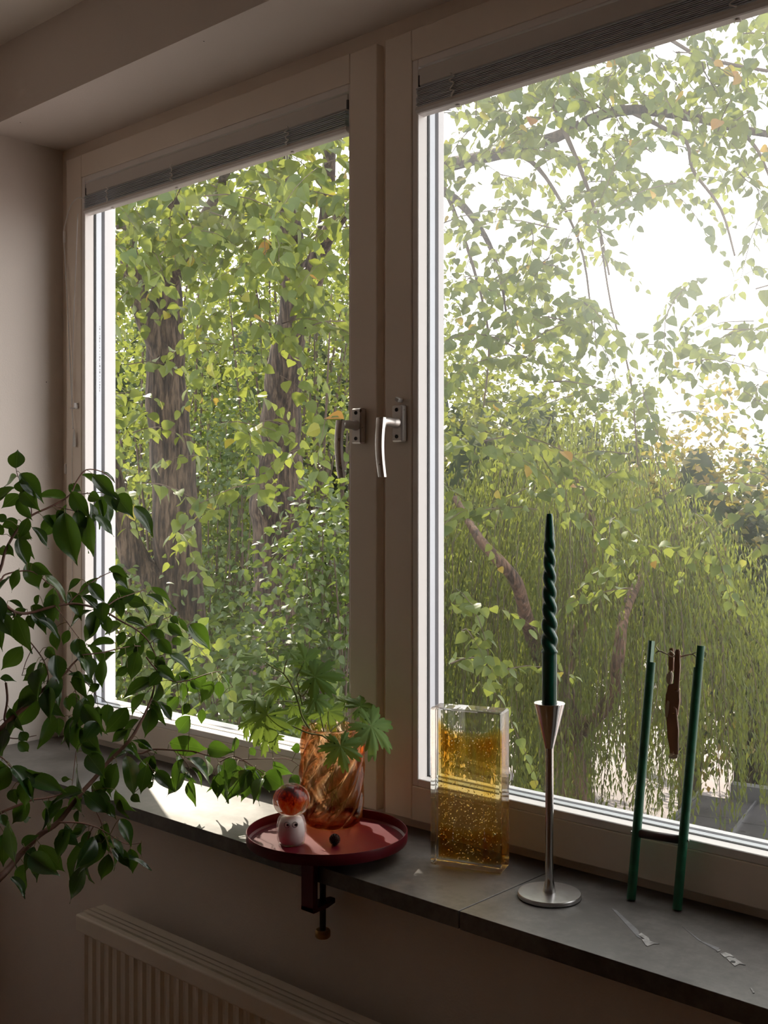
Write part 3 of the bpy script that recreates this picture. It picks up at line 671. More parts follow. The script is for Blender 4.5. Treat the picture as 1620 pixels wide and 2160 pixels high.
MT['bubble'] = M('glint_bubble', (1.0, 0.86, 0.58), 0.25, metal=0.75, var=0.02)  # gold metal stands in for light glinting in air bubbles
V, Fs = [], []
ico = bmesh.new(); bmesh.ops.create_icosphere(ico, subdivisions=1, radius=1); ico.verts.ensure_lookup_table()
iv = [v.co.copy() for v in ico.verts]; iF = [[v.index for v in f.verts] for f in ico.faces]; ico.free()
rb = random.Random(3)
for i in range(900):
    fz = rb.random(); p = Vector((rb.uniform(0.012, BW - 0.012), rb.uniform(0.008, BD - 0.008), 0.012 + fz * (BH - 0.05)))
    r_ = rb.choice((0.0006, 0.0008, 0.0009, 0.0011, 0.0014)) * (1.0 if rb.random() < 0.97 else 1.7); b0 = len(V)
    V += [BMx @ (p + q * r_) for q in iv]; Fs += [[b0 + k for k in f] for f in iF]
o = mesh('bubbles', V, Fs, MT['bubble'], gbk, True); o['kind'] = 'stuff'

# ------------------------------------------------------------------ candlestick and twisted candle
MT['steel'] = M('brushed_steel', (0.66, 0.65, 0.64), 0.16, metal=1.0, var=0.06, scale=20, rvar=0.07)
MT['steelb'] = M('turned_steel_base', (0.58, 0.57, 0.57), 0.30, metal=1.0, var=0.08, scale=60, rvar=0.05)
SCn = onZ(1159, 1892, SILL); SCn.z = SILL + 0.0003
cs = thing('candlestick', SCn, 'slim steel candlestick with conical cup and round foot on the stone sill', 'candlestick')
sm = (SCn - CAM).dot(FW) / F_PX
lathe('foot', [(0.0, 0), (0.0485, 0), (0.0500, 0.0012), (0.0500, 0.0062), (0.0492, 0.0075), (0.0, 0.0085)], MT['steelb'], cs, 72, tuple(SCn), sharp=30)
lathe('stem', [(0.0100, 0.0078), (0.0100, 0.011), (0.0068, 0.026), (0.0066, 0.034), (0.0064, 0.237)], MT['steel'], cs, 32, tuple(SCn), sharp=30)
cz0, cz1 = 0.236, 0.3075
lathe('cup', [(0.0066, cz0), (0.0245, cz1 - 0.0006), (0.0243, cz1), (0.0128, cz1), (0.0128, cz1 - 0.02), (0.0005, cz1 - 0.0205)], MT['steel'], cs, 48, tuple(SCn), sharp=30)
def wax():
    m, nt, out = new_mat('green_wax'); b = nd(nt, 'ShaderNodeBsdfPrincipled'); nt.links.new(b.outputs[0], out.inputs[0])
    nt.links.new(ramp(nt, tnoise(nt, coords(nt), 20), [(0.3, (0.002, 0.062, 0.036)), (0.7, (0.003, 0.085, 0.050))]), b.inputs['Base Color'])
    b.inputs['Roughness'].default_value = 0.22; b.inputs['Subsurface Weight'].default_value = 0.25; b.inputs['Subsurface Radius'].default_value = (0.001, 0.004, 0.002); return m
MT['wax'] = wax()
CB = SCn + Vector((0, 0, cz1 - 0.0195)); zc0 = 0.0195
cd = thing('twisted_candle', CB, 'dark green twisted taper candle standing in the steel candlestick', 'candle')
HT = 0.300
z_str = zc0 + 105 * sm; z_tw1 = zc0 + 345 * sm; HT = zc0 + 399 * sm
rows, nA = 150, 40; V, Fs = [], []
a_cam = math.atan2(-FW.y, -FW.x)
for j in range(rows + 1):
    z = HT * j / rows
    tw = min(1, max(0, (z - z_str + 0.004) / 0.012)) * min(1, max(0, (z_tw1 + 0.008 - z) / 0.02))
    s = (z - z_str) / (z_tw1 - z_str); s = min(max(s, 0), 1)
    R = 0.0119 if z < z_str else 0.0141 - 0.0052 * s
    if z > z_tw1: R = 0.0083 - 0.0035 * min(1, (z - z_tw1) / (HT - z_tw1)) ** 1.2
    if z > HT - 0.003: R *= 0.93
    for k in range(nA):
        a = 2 * math.pi * k / nA; ph = a + (z - z_str) * 2 * math.pi / 0.050
        rr = R * ((1 - tw) + tw * (0.60 + 0.40 * abs(math.cos(ph)) ** 0.8))
        V.append((CB.x + rr * math.cos(a), CB.y + rr * math.sin(a), CB.z + z))
for j in range(rows):
    for k in range(nA): Fs.append((j * nA + k, j * nA + (k + 1) % nA, (j + 1) * nA + (k + 1) % nA, (j + 1) * nA + k))
Fs += [tuple(reversed(range(nA))), tuple(rows * nA + k for k in range(nA))]
mesh('wax_body', V, Fs, MT['wax'], cd, True)
tube('wick', [CB + Vector((0, 0, HT - 0.002)), CB + Vector((0.0003, 0, HT + 0.005))], 0.0006, MT['dark'], cd, 6)

# ------------------------------------------------------------------ wooden acrobat toy leaning on the window
MT['greenwood'] = M('green_painted_wood', (0.010, 0.085, 0.040), 0.40, var=0.15, scale=40, stops=[(0.25, (0.007, 0.075, 0.038)), (0.66, (0.015, 0.13, 0.065)), (0.80, (0.02, 0.15, 0.075))])
MT['redwood'] = M('brown_stained_wood', (0.30, 0.165, 0.105), 0.5, var=0.25, scale=30, stretch=(1, 1, 0.15))
MT['barwood'] = M('dark_plum_wood', (0.045, 0.018, 0.018), 0.4, var=0.2)
MT['string'] = M('cotton_string', (0.55, 0.50, 0.38), 0.9); MT['cream'] = M('cream_painted_wood', (0.62, 0.55, 0.44), 0.5, var=0.08)
tl_b, tr_b = onZ(1331, 1900, SILL), onZ(1428, 1921, SILL)
tl_t, tr_t = onY(1377, 1352, 1.619), onY(1477, 1362, 1.619)
toy = thing('acrobat_toy', (tl_b + tr_b) / 2, 'green wooden squeeze toy with a brown jointed acrobat hanging between two sticks', 'toy')
pole_r = 0.0072
def pole(b, tp, right):
    d = (tp - b).normalized(); b = b + Vector((0, 0, 0.0005)) + d * 0.002
    x_ = (tr_b - tl_b).normalized(); x_ = (x_ - d * x_.dot(d)).normalized(); y_ = d.cross(x_)
    L = (tp - b).length; sh = L - 0.034
    n_ = 20; V, Fs = [], []
    def ringv(z, keep):
        for k in range(n_):
            a = 2 * math.pi * k / n_; cx_ = math.cos(a) * pole_r; sy = math.sin(a) * pole_r
            if keep: cx_ = min(cx_, 0.001) if not right else max(cx_, -0.003)
            V.append(b + d * z + x_ * cx_ + y_ * sy)
    ringv(0, False); ringv(sh, False); ringv(sh + 0.0002, True); ringv(L, True)
    for j in range(3):
        for k in range(n_): Fs.append((j * n_ + k, j * n_ + (k + 1) % n_, (j + 1) * n_ + (k + 1) % n_, (j + 1) * n_ + k))
    Fs.append(tuple(reversed(range(n_)))); Fs.append(tuple(3 * n_ + k for k in range(n_)))
    mesh('stick', V, Fs, MT['greenwood'], toy, False).data.set_sharp_from_angle(angle=math.radians(40))
    o_ = toy.children[-1]; o_.data.polygons.foreach_set('use_smooth', [True] * len(o_.data.polygons)); o_.data.set_sharp_from_angle(angle=math.radians(40))
    return d
pd = pole(tl_b, tl_t, False); pole(tr_b, tr_t, True)
def along(b, tp, v):                                              # point of a stick at image row v
    lo, hi = 0.0, 1.0
    for _ in range(40):
        m_ = (lo + hi) / 2; p = b.lerp(tp, m_); dd = p - CAM; vv = Y0 - F_PX * dd.z / dd.dot(FW)
        if vv > v: lo = m_
        else: hi = m_
    return b.lerp(tp, lo)
ca, cb = along(tl_b, tl_t, 1757), along(tr_b, tr_t, 1772)
cdir = (cb - ca).normalized()
tube('cross_bar', [ca + cdir * 0.006, cb - cdir * 0.006], 0.0066, MT['barwood'], toy, 16)
for p, s_ in ((ca, -1), (cb, 1)): tube('nail', [p + cdir * s_ * 0.004, p + cdir * s_ * 0.0088, p + cdir * s_ * 0.009], [0.0013, 0.0013, 0.0026], MT['chrome'], toy, 10)
tn = cdir.cross(pd).normalized()
if tn.dot(FW) > 0: tn = -tn                                        # towards the viewer
tp0 = (along(tl_b, tl_t, 1450) + along(tr_b, tr_t, 1450)) / 2
def T6(x, y): return onPlane(1280 + x / 3.176, 1320 + y / 3.176, tp0, tn)
def piece(nm, poly, off, th, mat, bev=0.0012): return prism(nm, [T6(x, y) + tn * off for x, y in poly], tn, th, mat, toy, bev)
piece('arm', [(412, 150), (440, 147), (443, 200), (441, 300), (428, 315), (408, 300), (408, 220)], -0.0045, 0.0042, MT['redwood'])
piece('arm', [(468, 165), (484, 156), (499, 162), (501, 270), (492, 430), (474, 446), (454, 428), (462, 250)], 0.0050, 0.0042, MT['redwood'])
piece('torso', [(412, 395), (455, 385), (488, 420), (490, 500), (478, 600), (455, 625), (408, 615), (390, 580), (398, 470)], 0.0, 0.0050, MT['redwood'])
piece('head', [(408, 318), (425, 300), (441, 306), (444, 345), (434, 395), (412, 398), (400, 372), (398, 340)], 0.0, 0.0054, MT['cream'], 0.0016)
piece('shorts', [(412, 500), (424, 510), (422, 560), (412, 612), (398, 612), (394, 575), (402, 530)], 0.0029, 0.0010, MT['cream'], 0.0)
piece('leg', [(389, 585), (405, 572), (428, 600), (440, 700), (446, 855), (418, 862), (402, 750)], -0.0046, 0.0040, MT['redwood'])
piece('leg', [(440, 565), (458, 541), (476, 556), (490, 700), (486, 868), (458, 862), (438, 720)], 0.0050, 0.0040, MT['redwood'])
piece('foot', [(415, 858), (446, 853), (447, 885), (425, 893), (406, 884)], -0.0046, 0.0044, MT['cream'], 0.001)
piece('foot', [(456, 858), (486, 864), (482, 888), (440, 892), (437, 880)], 0.0050, 0.0044, MT['cream'], 0.001)
for x_, y_ in ((474, 425), (461, 590)):
    p = T6(x_, y_); tube('pin', [p - tn * 0.007, p + tn * 0.0082], 0.0016, MT['brass'], toy, 10)
for (pts) in ([(330, 140), (352, 168), (405, 190), (428, 205), (462, 208)], [(325, 185), (360, 168), (405, 190), (428, 170), (462, 208)], [(485, 190), (510, 204), (575, 186), (604, 175)], [(490, 220), (512, 200), (575, 192), (604, 216)]):
    tube('string', smooth_path([T6(x, y) for x, y in pts], 4), 0.0011, MT['string'], toy, 6)
V, Fs = [], []
for j in range(5):
    a0 = T6(650, 185 + 12 * j); tube_data(smooth_path([a0 - cdir * 0.002, a0 + cdir * random.uniform(.002, .004) + UP * random.uniform(-.004, .004), a0 + cdir * random.uniform(.003, .006) + UP * random.uniform(-.006, .002)], 3), 0.0006, 5, V, Fs)
mesh('string_knot', V, Fs, MT['string'], toy, True)

# ------------------------------------------------------------------ weeping fig standing left of the window
MT['fig'] = leaf_mat('fig_leaf', [(0.0, (0.008, 0.028, 0.010)), (0.6, (0.013, 0.042, 0.013)), (0.9, (0.024, 0.07, 0.018)), (1.0, (0.07, 0.12, 0.025))], trans=0.26, tcol=(0.17, 0.32, 0.025), rough=0.24, gloss=0.65, rib=True)
MT['figbark'] = M('fig_twig_bark', (0.16, 0.07, 0.045), 0.6, var=0.3, scale=40)
MT['figtrunk'] = M('fig_trunk_bark', (0.22, 0.16, 0.12), 0.8, var=0.3, scale=20, bump=0.4)
MT['pot'] = M('terracotta', (0.42, 0.19, 0.11), 0.8, var=0.12, bump=0.2); MT['soil'] = M('soil', (0.04, 0.028, 0.02), 0.95, var=0.4, scale=60, bump=1.0)
def cA(x, y): return (x / 3.24, 900 + y / 3.24)
def cB(x, y): return (x / 3.24, 1400 + y / 3.24)
fig_c = at(-95, 1900, 1.98)
fig = thing('weeping_fig', (fig_c.x, fig_c.y, 0), 'weeping fig with thin brown twigs and glossy dark leaves reaching over the sill', 'houseplant')
#   crop, points, depth at start / end, radius at start / end (m)
FB = [('A', [(-290, 1500), (-110, 1180), (0, 980), (40, 840), (130, 690), (220, 605), (350, 545), (475, 470), (520, 380), (590, 295), (700, 310), (780, 375)], 2.02, 2.26, 0.0034, 0.0008),
      ('A', [(475, 470), (560, 460), (690, 450), (790, 468), (900, 540)], 2.16, 2.26, 0.0012, 0.0007),
      ('A', [(375, 540), (440, 560), (530, 580), (610, 605)], 2.13, 2.18, 0.0010, 0.0007),
      ('A', [(215, 602), (210, 545), (170, 470), (150, 400), (120, 330), (110, 288)], 2.08, 2.05, 0.0011, 0.0006),
      ('A', [(-290, 1560), (-120, 1180), (0, 1055), (40, 1010), (160, 985), (240, 1000), (330, 1070), (380, 1100)], 1.98, 2.10, 0.0022, 0.0008),
      ('A', [(-290, 1620), (-100, 1120), (0, 1185), (90, 1260), (190, 1275), (340, 1235), (470, 1210), (580, 1220), (700, 1255), (830, 1330), (930, 1385), (1010, 1460), (1060, 1560), (1090, 1640)], 1.97, 2.24, 0.0036, 0.0010),
      ('A', [(470, 1205), (600, 1085), (700, 1020), (780, 985)], 2.08, 2.16, 0.0012, 0.0007),
      ('A', [(700, 1250), (800, 1180), (900, 1145), (1000, 1110)], 2.12, 2.22, 0.0012, 0.0007),
      ('A', [(930, 1385), (1060, 1345), (1160, 1300), (1240, 1310)], 2.18, 2.26, 0.0011, 0.0007),
      ('A', [(560, 1560), (690, 1545), (800, 1520), (900, 1500), (960, 1500)], 2.05, 2.14, 0.0014, 0.0008),
      ('A', [(90, 1260), (150, 1400), (230, 1500), (300, 1600), (330, 1700), (320, 1760)], 2.02, 2.02, 0.0014, 0.0010),
      ('A', [(440, 1640), (520, 1700), (600, 1760), (660, 1840)], 2.04, 2.08, 0.0012, 0.0008),
      ('A', [(230, 1500), (180, 1600), (150, 1700)], 2.02, 1.99, 0.0009, 0.0006),
      ('A', [(480, 1740), (520, 1820), (525, 1960), (515, 2060)], 2.06, 2.06, 0.0009, 0.0006),
      ('A', [(380, 1230), (440, 1310), (520, 1420), (600, 1520)], 2.06, 2.12, 0.0009, 0.0006),
      ('B', [(-290, 480), (-150, 540), (0, 450), (60, 390), (180, 290), (270, 200), (340, 140), (450, 60), (490, 10), (560, -60)], 1.96, 2.06, 0.0062, 0.0014),
      ('A', [(1000, 1575), (1060, 1650), (1180, 1740), (1300, 1730), (1420, 1690), (1520, 1680), (1590, 1780)], 2.16, 2.24, 0.0016, 0.0007),
      ('B', [(-290, 640), (-150, 520), (0, 500), (120, 512), (250, 490)], 1.96, 2.02, 0.0018, 0.0007),
      ('B', [(40, 130), (50, 250), (30, 380), (60, 395)], 2.0, 1.99, 0.0022, 0.0020),
      ('B', [(-290, 1600), (-120, 1560), (0, 1460), (60, 1400), (140, 1300), (270, 1170), (400, 1080), (540, 900), (640, 790), (740, 670), (880, 530), (960, 400), (1010, 300), (1040, 220), (1060, 130)], 1.90, 2.20, 0.0072, 0.0018),
      ('B', [(400, 1085), (520, 1085), (640, 1110), (720, 1150), (860, 1230), (965, 1225)], 1.96, 2.02, 0.0018, 0.0006),
      ('B', [(-290, 1140), (-120, 1090), (0, 1020), (120, 970), (220, 930), (300, 920), (370, 905), (460, 880), (560, 870)], 1.92, 2.02, 0.0030, 0.0010),
      ('B', [(860, 545), (900, 590), (960, 612), (1050, 585), (1180, 590), (1320, 600), (1450, 635), (1560, 645), (1690, 670)], 2.14, 2.24, 0.0024, 0.0010),
      ('B', [(630, 850), (640, 960), (690, 1080), (705, 1140), (740, 1240), (760, 1300)], 2.06, 2.02, 0.0012, 0.0007),
      ('B', [(520, 600), (505, 720), (490, 860)], 2.06, 2.04, 0.0008, 0.0005),
      ('B', [(-290, 900), (-100, 620), (0, 635), (60, 690), (120, 770), (140, 800)], 1.93, 1.93, 0.0016, 0.0006),
      ('B', [(1210, 600), (1280, 690), (1290, 740), (1270, 755)], 2.18, 2.20, 0.0007, 0.0005), ('B', [(1000, 670), (1050, 740), (1065, 780)], 2.14, 2.16, 0.0008, 0.0005),
      ('B', [(260, 1190), (170, 1260), (140, 1300)], 1.93, 1.92, 0.0012, 0.0012),
      ('B', [(640, 1110), (600, 1200), (590, 1360), (600, 1400)], 1.99, 1.99, 0.0009, 0.0006),
      ('C', [(-70, 1125), (20, 1080), (90, 1085), (170, 1130), (230, 1170), (310, 1220), (320, 1235)], 2.18, 2.14, 0.0012, 0.0006),
      ('C', [(130, 1100), (390, 1095), (520, 1100), (620, 1160)], 2.20, 2.24, 0.0010, 0.0006),
      ('C', [(230, 1170), (290, 1210), (300, 1260)], 2.15, 2.14, 0.0007, 0.0005)]
cvt = {'A': cA, 'B': cB, 'C': C4}
bp_uv, bp_t, bp_p = [], [], []
for cn, pts, t0, t1, r0, r1 in FB:
    n_ = len(pts); p3 = []
    for i, (x, y) in enumerate(pts):
        u, v = cvt[cn](x, y); t_ = t0 + (t1 - t0) * i / (n_ - 1); p3.append(at(u, v, t_))
    sp_ = smooth_path(p3, 4); m_ = len(sp_)
    tube('branch', sp_, [r0 + (r1 - r0) * i / (m_ - 1) for i in range(m_)], MT['figbark'], fig, 7)
    for p in sp_:
        d = p - CAM; z = d.dot(FW); bp_uv.append((CX + F_PX * d.dot(RT) / z, Y0 - F_PX * d.z / z)); bp_t.append(z); bp_p.append(p)
bp_uv = np.array(bp_uv); bp_t = np.array(bp_t)
trunk_pts = [Vector((fig_c.x, fig_c.y, z)) + Vector((0.012 * math.sin(z * 6), 0.01 * math.cos(z * 5), 0)) for z in (0.34, 0.5, 0.7, 0.85, 1.0, 1.15, 1.3)]
tube('trunk', smooth_path(trunk_pts, 4), [0.019 - 0.012 * i / 24 for i in range(25)], MT['figtrunk'], fig, 10)
for cn, pts, t0, t1, r0, r1 in FB:                                   # short joints from the trunk to the branches that leave it
    if pts[0][0] == -290:
        a_ = at(*cvt[cn](*pts[0]), t0); zt = min(max(a_.z - 0.08, 0.45), 1.28)
        near = min(trunk_pts, key=lambda q: abs(q.z - zt)); tube('branch', smooth_path([near, near.lerp(a_, 0.5) + UP * 0.01, a_], 3), r0, MT['figbark'], fig, 7)
lathe('pot', [(0.0, 0), (0.125, 0), (0.16, 0.30), (0.172, 0.30), (0.172, 0.345), (0.155, 0.345), (0.150, 0.31), (0.0, 0.31)], MT['pot'], fig, 40, (fig_c.x, fig_c.y, 0.0005), sharp=35)
lathe('soil', [(0.0, 0.311), (0.149, 0.311), (0.10, 0.328), (0.0, 0.334)], MT['soil'], fig, 32, (fig_c.x, fig_c.y, 0))

# leaves: crop, stalk end, tip, visible width (crop px)
FL = {'A': [(110,285,120,150,115),(150,450,145,352,100),(150,425,262,575,115),(130,490,205,650,80),(450,475,243,470,85),(120,640,0,690,80),(45,640,-30,600,60),(60,690,200,770,95),(150,740,222,765,62),(470,400,560,450,80),(490,445,615,640,115),(605,470,695,500,82),(740,440,800,585,100),(690,475,760,690,92),(790,470,905,610,135),(918,545,1055,750,98),(440,590,505,960,165),(530,570,560,760,100),(600,610,635,890,115),(615,520,640,700,70),(650,600,785,745,50),(560,330,745,410,42),(705,312,790,380,30),(185,930,270,1120,125),(130,975,70,1135,72),(225,935,360,1020,72),(310,1020,465,1200,62),(370,1100,375,1360,88),(555,1045,450,1120,50),(470,1130,570,1320,98),(610,1070,720,1210,92),(745,970,885,1030,72),(770,1000,890,1110,62),(790,1100,910,1140,60),(870,1180,1010,1220,85),(995,1150,1145,1240,62),(1030,1095,1215,1235,52),(985,1220,1030,1330,45),(700,1200,700,1350,112),(650,1260,610,1440,112),(720,1290,750,1430,82),(810,1180,830,1320,72),(860,1320,1010,1360,46),(1115,1285,1065,1390,46),(1170,1300,1220,1350,52),(1150,1345,1255,1445,74),(1185,1440,1235,1505,62),(1220,1300,1300,1420,26),(1035,1385,1130,1490,92),(1090,1450,1180,1570,88),(1000,1530,1080,1600,50),(940,1535,885,1750,114),(1110,1570,1130,1740,78),(1080,1580,1075,1740,42),(1160,1560,1340,1680,58),(850,1400,800,1510,64),(780,1475,600,1480,68),(595,1490,740,1660,62),(920,1500,790,1570,58),(790,1540,670,1630,52),(530,1450,540,1600,104),(540,1530,610,1650,72),(470,1390,425,1500,62),(370,1390,390,1540,72),(380,1560,400,1760,125),(320,1510,380,1600,74),(270,1610,310,1760,74),(250,1610,180,1790,62),(110,1290,205,1560,115),(220,1260,330,1410,84),(210,1230,340,1290,72),(190,1290,230,1390,62),(180,1250,60,1310,62),(0,1290,90,1440,115),(150,1500,0,1680,115),(870,1640,785,1715,62),(560,1700,650,1780,52),(1225,1700,1310,1740,52),(1300,1740,1390,1800,58),(1455,1740,1370,1890,94),(1500,1740,1500,1870,68),(1530,1820,1535,1930,42),(1510,1690,1590,1790,30),(1240,1750,1260,1890,58),(20,740,-40,640,60),(60,800,90,900,40),(160,690,210,780,50),(0,830,60,870,70),(200,800,225,910,30),(265,1150,235,1230,40),(60,1190,180,1240,25),(300,1100,350,1030,40)],
      'B': [(1030,110,840,215,85),(1100,60,1010,160,85),(262,205,70,460,175),(355,345,265,590,94),(130,530,200,615,74),(140,465,190,540,74),(400,370,400,500,84),(470,360,450,560,64),(530,410,520,620,104),(625,210,560,370,94),(500,200,510,310,84),(660,395,570,530,115),(555,550,695,620,78),(600,620,720,780,134),(800,680,740,920,115),(860,630,930,920,115),(1000,700,960,900,104),(790,860,925,1050,72),(705,960,805,1060,56),(815,930,870,1070,46),(850,530,950,640,72),(870,300,710,500,134),(740,280,720,420,94),(1030,300,1000,520,94),(1050,250,1120,430,72),(1100,280,1180,400,52),(1300,360,1195,490,115),(1220,230,1130,330,94),(1290,270,1240,360,62),(1380,310,1375,420,58),(1160,540,1430,590,125),(1420,575,1590,600,115),(900,525,1080,590,26),(950,525,1020,590,62),(1270,755,1130,910,84),(1310,710,1400,830,26),(870,450,750,540,74),(200,780,145,1010,94),(150,770,270,750,84),(50,700,-40,900,125),(80,860,110,960,84),(560,875,320,945,62),(560,920,440,1000,84),(490,985,340,1110,52),(535,1000,540,1130,42),(690,1160,600,1420,134),(730,1090,720,1310,84),(600,1210,440,1460,74),(590,1380,460,1640,78),(740,1300,690,1500,98),(890,1265,915,1445,88),(820,1060,905,1250,94),(780,1190,850,1330,52),(965,1225,955,1330,26),(150,1235,260,1170,74),(60,1070,100,1420,104),(30,1160,20,1400,125),(165,1370,140,1590,78),(440,1130,378,1290,30),(560,1130,480,1165,52),(10,1030,40,1120,62),(700,800,640,930,104),(1600,650,1520,760,94),(1500,750,1480,940,74),(1580,720,1540,900,94),(1460,770,1430,890,42),(330,120,430,300,60),(240,60,150,120,60),(450,230,480,330,60),(1040,840,1000,810,50),(420,790,480,790,40),(900,900,960,950,60),(0,100,110,110,40),(680,140,600,190,60)],
      'C': [(80,1150,100,1440,125),(240,1170,120,1250,74),(290,1260,232,1500,94),(320,1230,490,1350,190),(390,1115,560,1260,84),(370,930,430,1040,42),(620,1000,540,1010,84),(540,1250,620,1330,104),(70,910,45,1060,62),(190,1000,240,1080,62),(30,1100,-20,1250,90)]}
def fig_leaf_mesh(seed):
    rg = random.Random(seed); V, Fs = [], []
    S = [0, 0.04, 0.10, 0.2, 0.31, 0.43, 0.54, 0.65, 0.74, 0.82, 0.89, 0.95, 1.0]; Wd = [0.02, 0.16, 0.29, 0.42, 0.49, 0.5, 0.46, 0.36, 0.245, 0.135, 0.065, 0.03, 0.006]
    bend = rg.uniform(0.05, 0.30); fold = rg.uniform(0.05, 0.30); wv = rg.uniform(0, 6.28); curl = rg.uniform(-0.12, 0.12)
    for s, w in zip(S, Wd):
        for c in (-1, -0.5, 0, 0.5, 1):
            V.append((c * w + curl * s * s * 0.3, s, fold * abs(c) * w + 0.03 * math.sin(s * 8 + wv + c) * abs(c) - bend * s * s + 0.06 * s))
    for i in range(len(S) - 1):
        for c in range(4): q = i * 5 + c; Fs.append((q, q + 1, q + 6, q + 5))
    me = bpy.data.meshes.new('fig_leaf_%d' % seed); me.from_pydata(V, [], Fs); me.update(); me.polygons.foreach_set('use_smooth', [True] * len(Fs)); me.materials.append(MT['fig']); return me
fig_meshes = [fig_leaf_mesh(i) for i in range(8)]
PV, PF = [], []
rf = random.Random(11)
def place_leaf(me, name, base, tip, nrm, W, parent):
    y_ = tip - base; L = y_.length; y_ = y_ / L; z_ = (nrm - y_ * nrm.dot(y_)).normalized(); x_ = y_.cross(z_)
    o = bpy.data.objects.new(name, me); link(o, parent)
    o.matrix_basis = Matrix(((x_.x * W, y_.x * L, z_.x * L, base.x), (x_.y * W, y_.y * L, z_.y * L, base.y), (x_.z * W, y_.z * L, z_.z * L, base.z), (0, 0, 0, 1)))
    return o
for cn in 'ABC':
    sc_ = 4.05 if cn == 'C' else 3.24
    for (x0, y0_, x1, y1_, wpx) in FL[cn]:
        b_uv, t_uv = cvt[cn](x0, y0_), cvt[cn](x1, y1_)
        dd = np.hypot(bp_uv[:, 0] - b_uv[0], bp_uv[:, 1] - b_uv[1]); k = int(np.argmin(dd)); dep = bp_t[k] + rf.uniform(-0.03, 0.03)
        Lp = math.hypot(t_uv[0] - b_uv[0], t_uv[1] - b_uv[1])
        Lm = Lp / F_PX * dep; Wm = wpx / sc_ / F_PX * dep
        Lt = max(Lm, min(0.085, Lm * 1.12, max(Lm, Wm * 1.7)))           # foreshortened leaves point towards or away from the viewer
        ddp = math.sqrt(max(0, Lt * Lt - Lm * Lm)) * rf.choice((-1, 1, -1))
        base = at(*b_uv, dep); tip = at(*t_uv, dep + ddp)
        Wt = max(Wm, min(Lt * 0.50, Wm * 1.8)); cosr = min(1, Wm / Wt); roll = math.acos(cosr) * rf.choice((-1, 1))
        ax = (tip - base).normalized(); tov = -ray(*b_uv).normalized()
        nrm = (tov - ax * tov.dot(ax)).normalized()
        if roll < 0 or rf.random() < 0.35: pass
        nrm = Matrix.Rotation(roll + rf.uniform(-0.25, 0.25), 3, ax) @ nrm
        if nrm.z < -0.35: nrm = -nrm
        place_leaf(rf.choice(fig_meshes), 'leaf', base, tip, nrm, Wt, fig)
        q = bp_p[k]
        if 0.002 < (q - base).length < 0.11:
            tube_data(smooth_path([q, q.lerp(base, 0.55) + UP * 0.004, base, base.lerp(tip, 0.06)], 2), [0.0008, 0.0007, 0.0006, 0.0006, 0.0005, 0.0004, 0.0004], 5, PV, PF)
for k in range(0, len(bp_p), 3):                                     # further leaves all along the twigs
    u_, v_ = bp_uv[k]
    if not (-60 < u_ < 560) or rf.random() > 0.62 or (v_ < 1130 and u_ > 120 and rf.random() < 0.6): continue
    Lm = rf.uniform(0.045, 0.075); q = bp_p[k]
    dirv = (RT * rf.uniform(-0.9, 0.9) + UP * rf.uniform(-1.2, -0.15) + FW * rf.uniform(-0.6, 0.6)).normalized()
    base = q + dirv * rf.uniform(0.010, 0.025) + UP * 0.004; tip = base + dirv * Lm
    nrm = (UP * rf.uniform(0.2, 1) - FW * rf.uniform(0, 1) + RT * rf.uniform(-0.8, 0.8)).normalized()
    place_leaf(rf.choice(fig_meshes), 'leaf', base, tip, nrm, Lm * rf.uniform(0.42, 0.52), fig)
    tube_data([q, q.lerp(base, 0.5) + UP * 0.002, base, base.lerp(tip, 0.05)], [0.0007, 0.0006, 0.0005, 0.0004], 5, PV, PF)
mesh('leaf_stalks', PV, PF, M('fig_stalk', (0.20, 0.17, 0.06), 0.6, var=0.2), fig, True)['kind'] = 'stuff'

# ------------------------------------------------------------------ outside: ground, low roof
GZ = -4.6
MT['ground'] = M('pale_paving', (0.30, 0.26, 0.26), 0.8, var=0.10, scale=0.8, bump=0.2)
MT['earth'] = M('dark_green_earth', (0.05, 0.06, 0.025), 0.95, var=0.4, scale=3)  # ground under the trees, mottled dark green
MT['render'] = M('facade_render', (0.55, 0.50, 0.44), 0.9, var=0.06)
g = mesh('ground', [(-70, 1.72, GZ), (40, 1.72, GZ), (40, 80, GZ), (-70, 80, GZ)], [(0, 1, 2, 3)], MT['ground']); tag(g, kind='structure')
tag(box('wall_outer', -9, 6, 1.40, 1.715, GZ, -0.05, MT['render']), kind='structure')
bed = [at(150, 1054, 6), at(760, 1054, 5.5), at(980, 1054, 13), at(900, 1054, 24), at(-200, 1054, 26), at(-300, 1054, 8)]
tag(mesh('planting_bed', [(p.x, p.y, GZ + 0.06) for p in bed] + [(p.x, p.y, GZ + 0.001) for p in bed], [tuple(range(6)), tuple(reversed(range(6, 12)))] + [(i, (i + 1) % 6, 6 + (i + 1) % 6, 6 + i) for i in range(6)], MT['earth']), kind='structure')
RZ = -2.45
MT['slate'] = M('dark_roof_sheet', (0.055, 0.052, 0.055), 0.30, var=0.25, scale=2.5, rvar=0.1)
MT['flash'] = M('roof_flashing', (0.10, 0.10, 0.105), 0.4, metal=0.2)
ra = onZ(1474, 1676, RZ); rbx = (onZ(1620, 1697, RZ) - ra).normalized(); rby = (onZ(1414, 1736, RZ) - ra).normalized()
rf_ = thing('low_roof', (ra.x, ra.y, GZ), 'low flat roof of dark sheets with a raised edge below the willow', 'roof')
def rp(a, b, z=0.0): return ra + rbx * a + rby * b + Vector((0, 0, z))
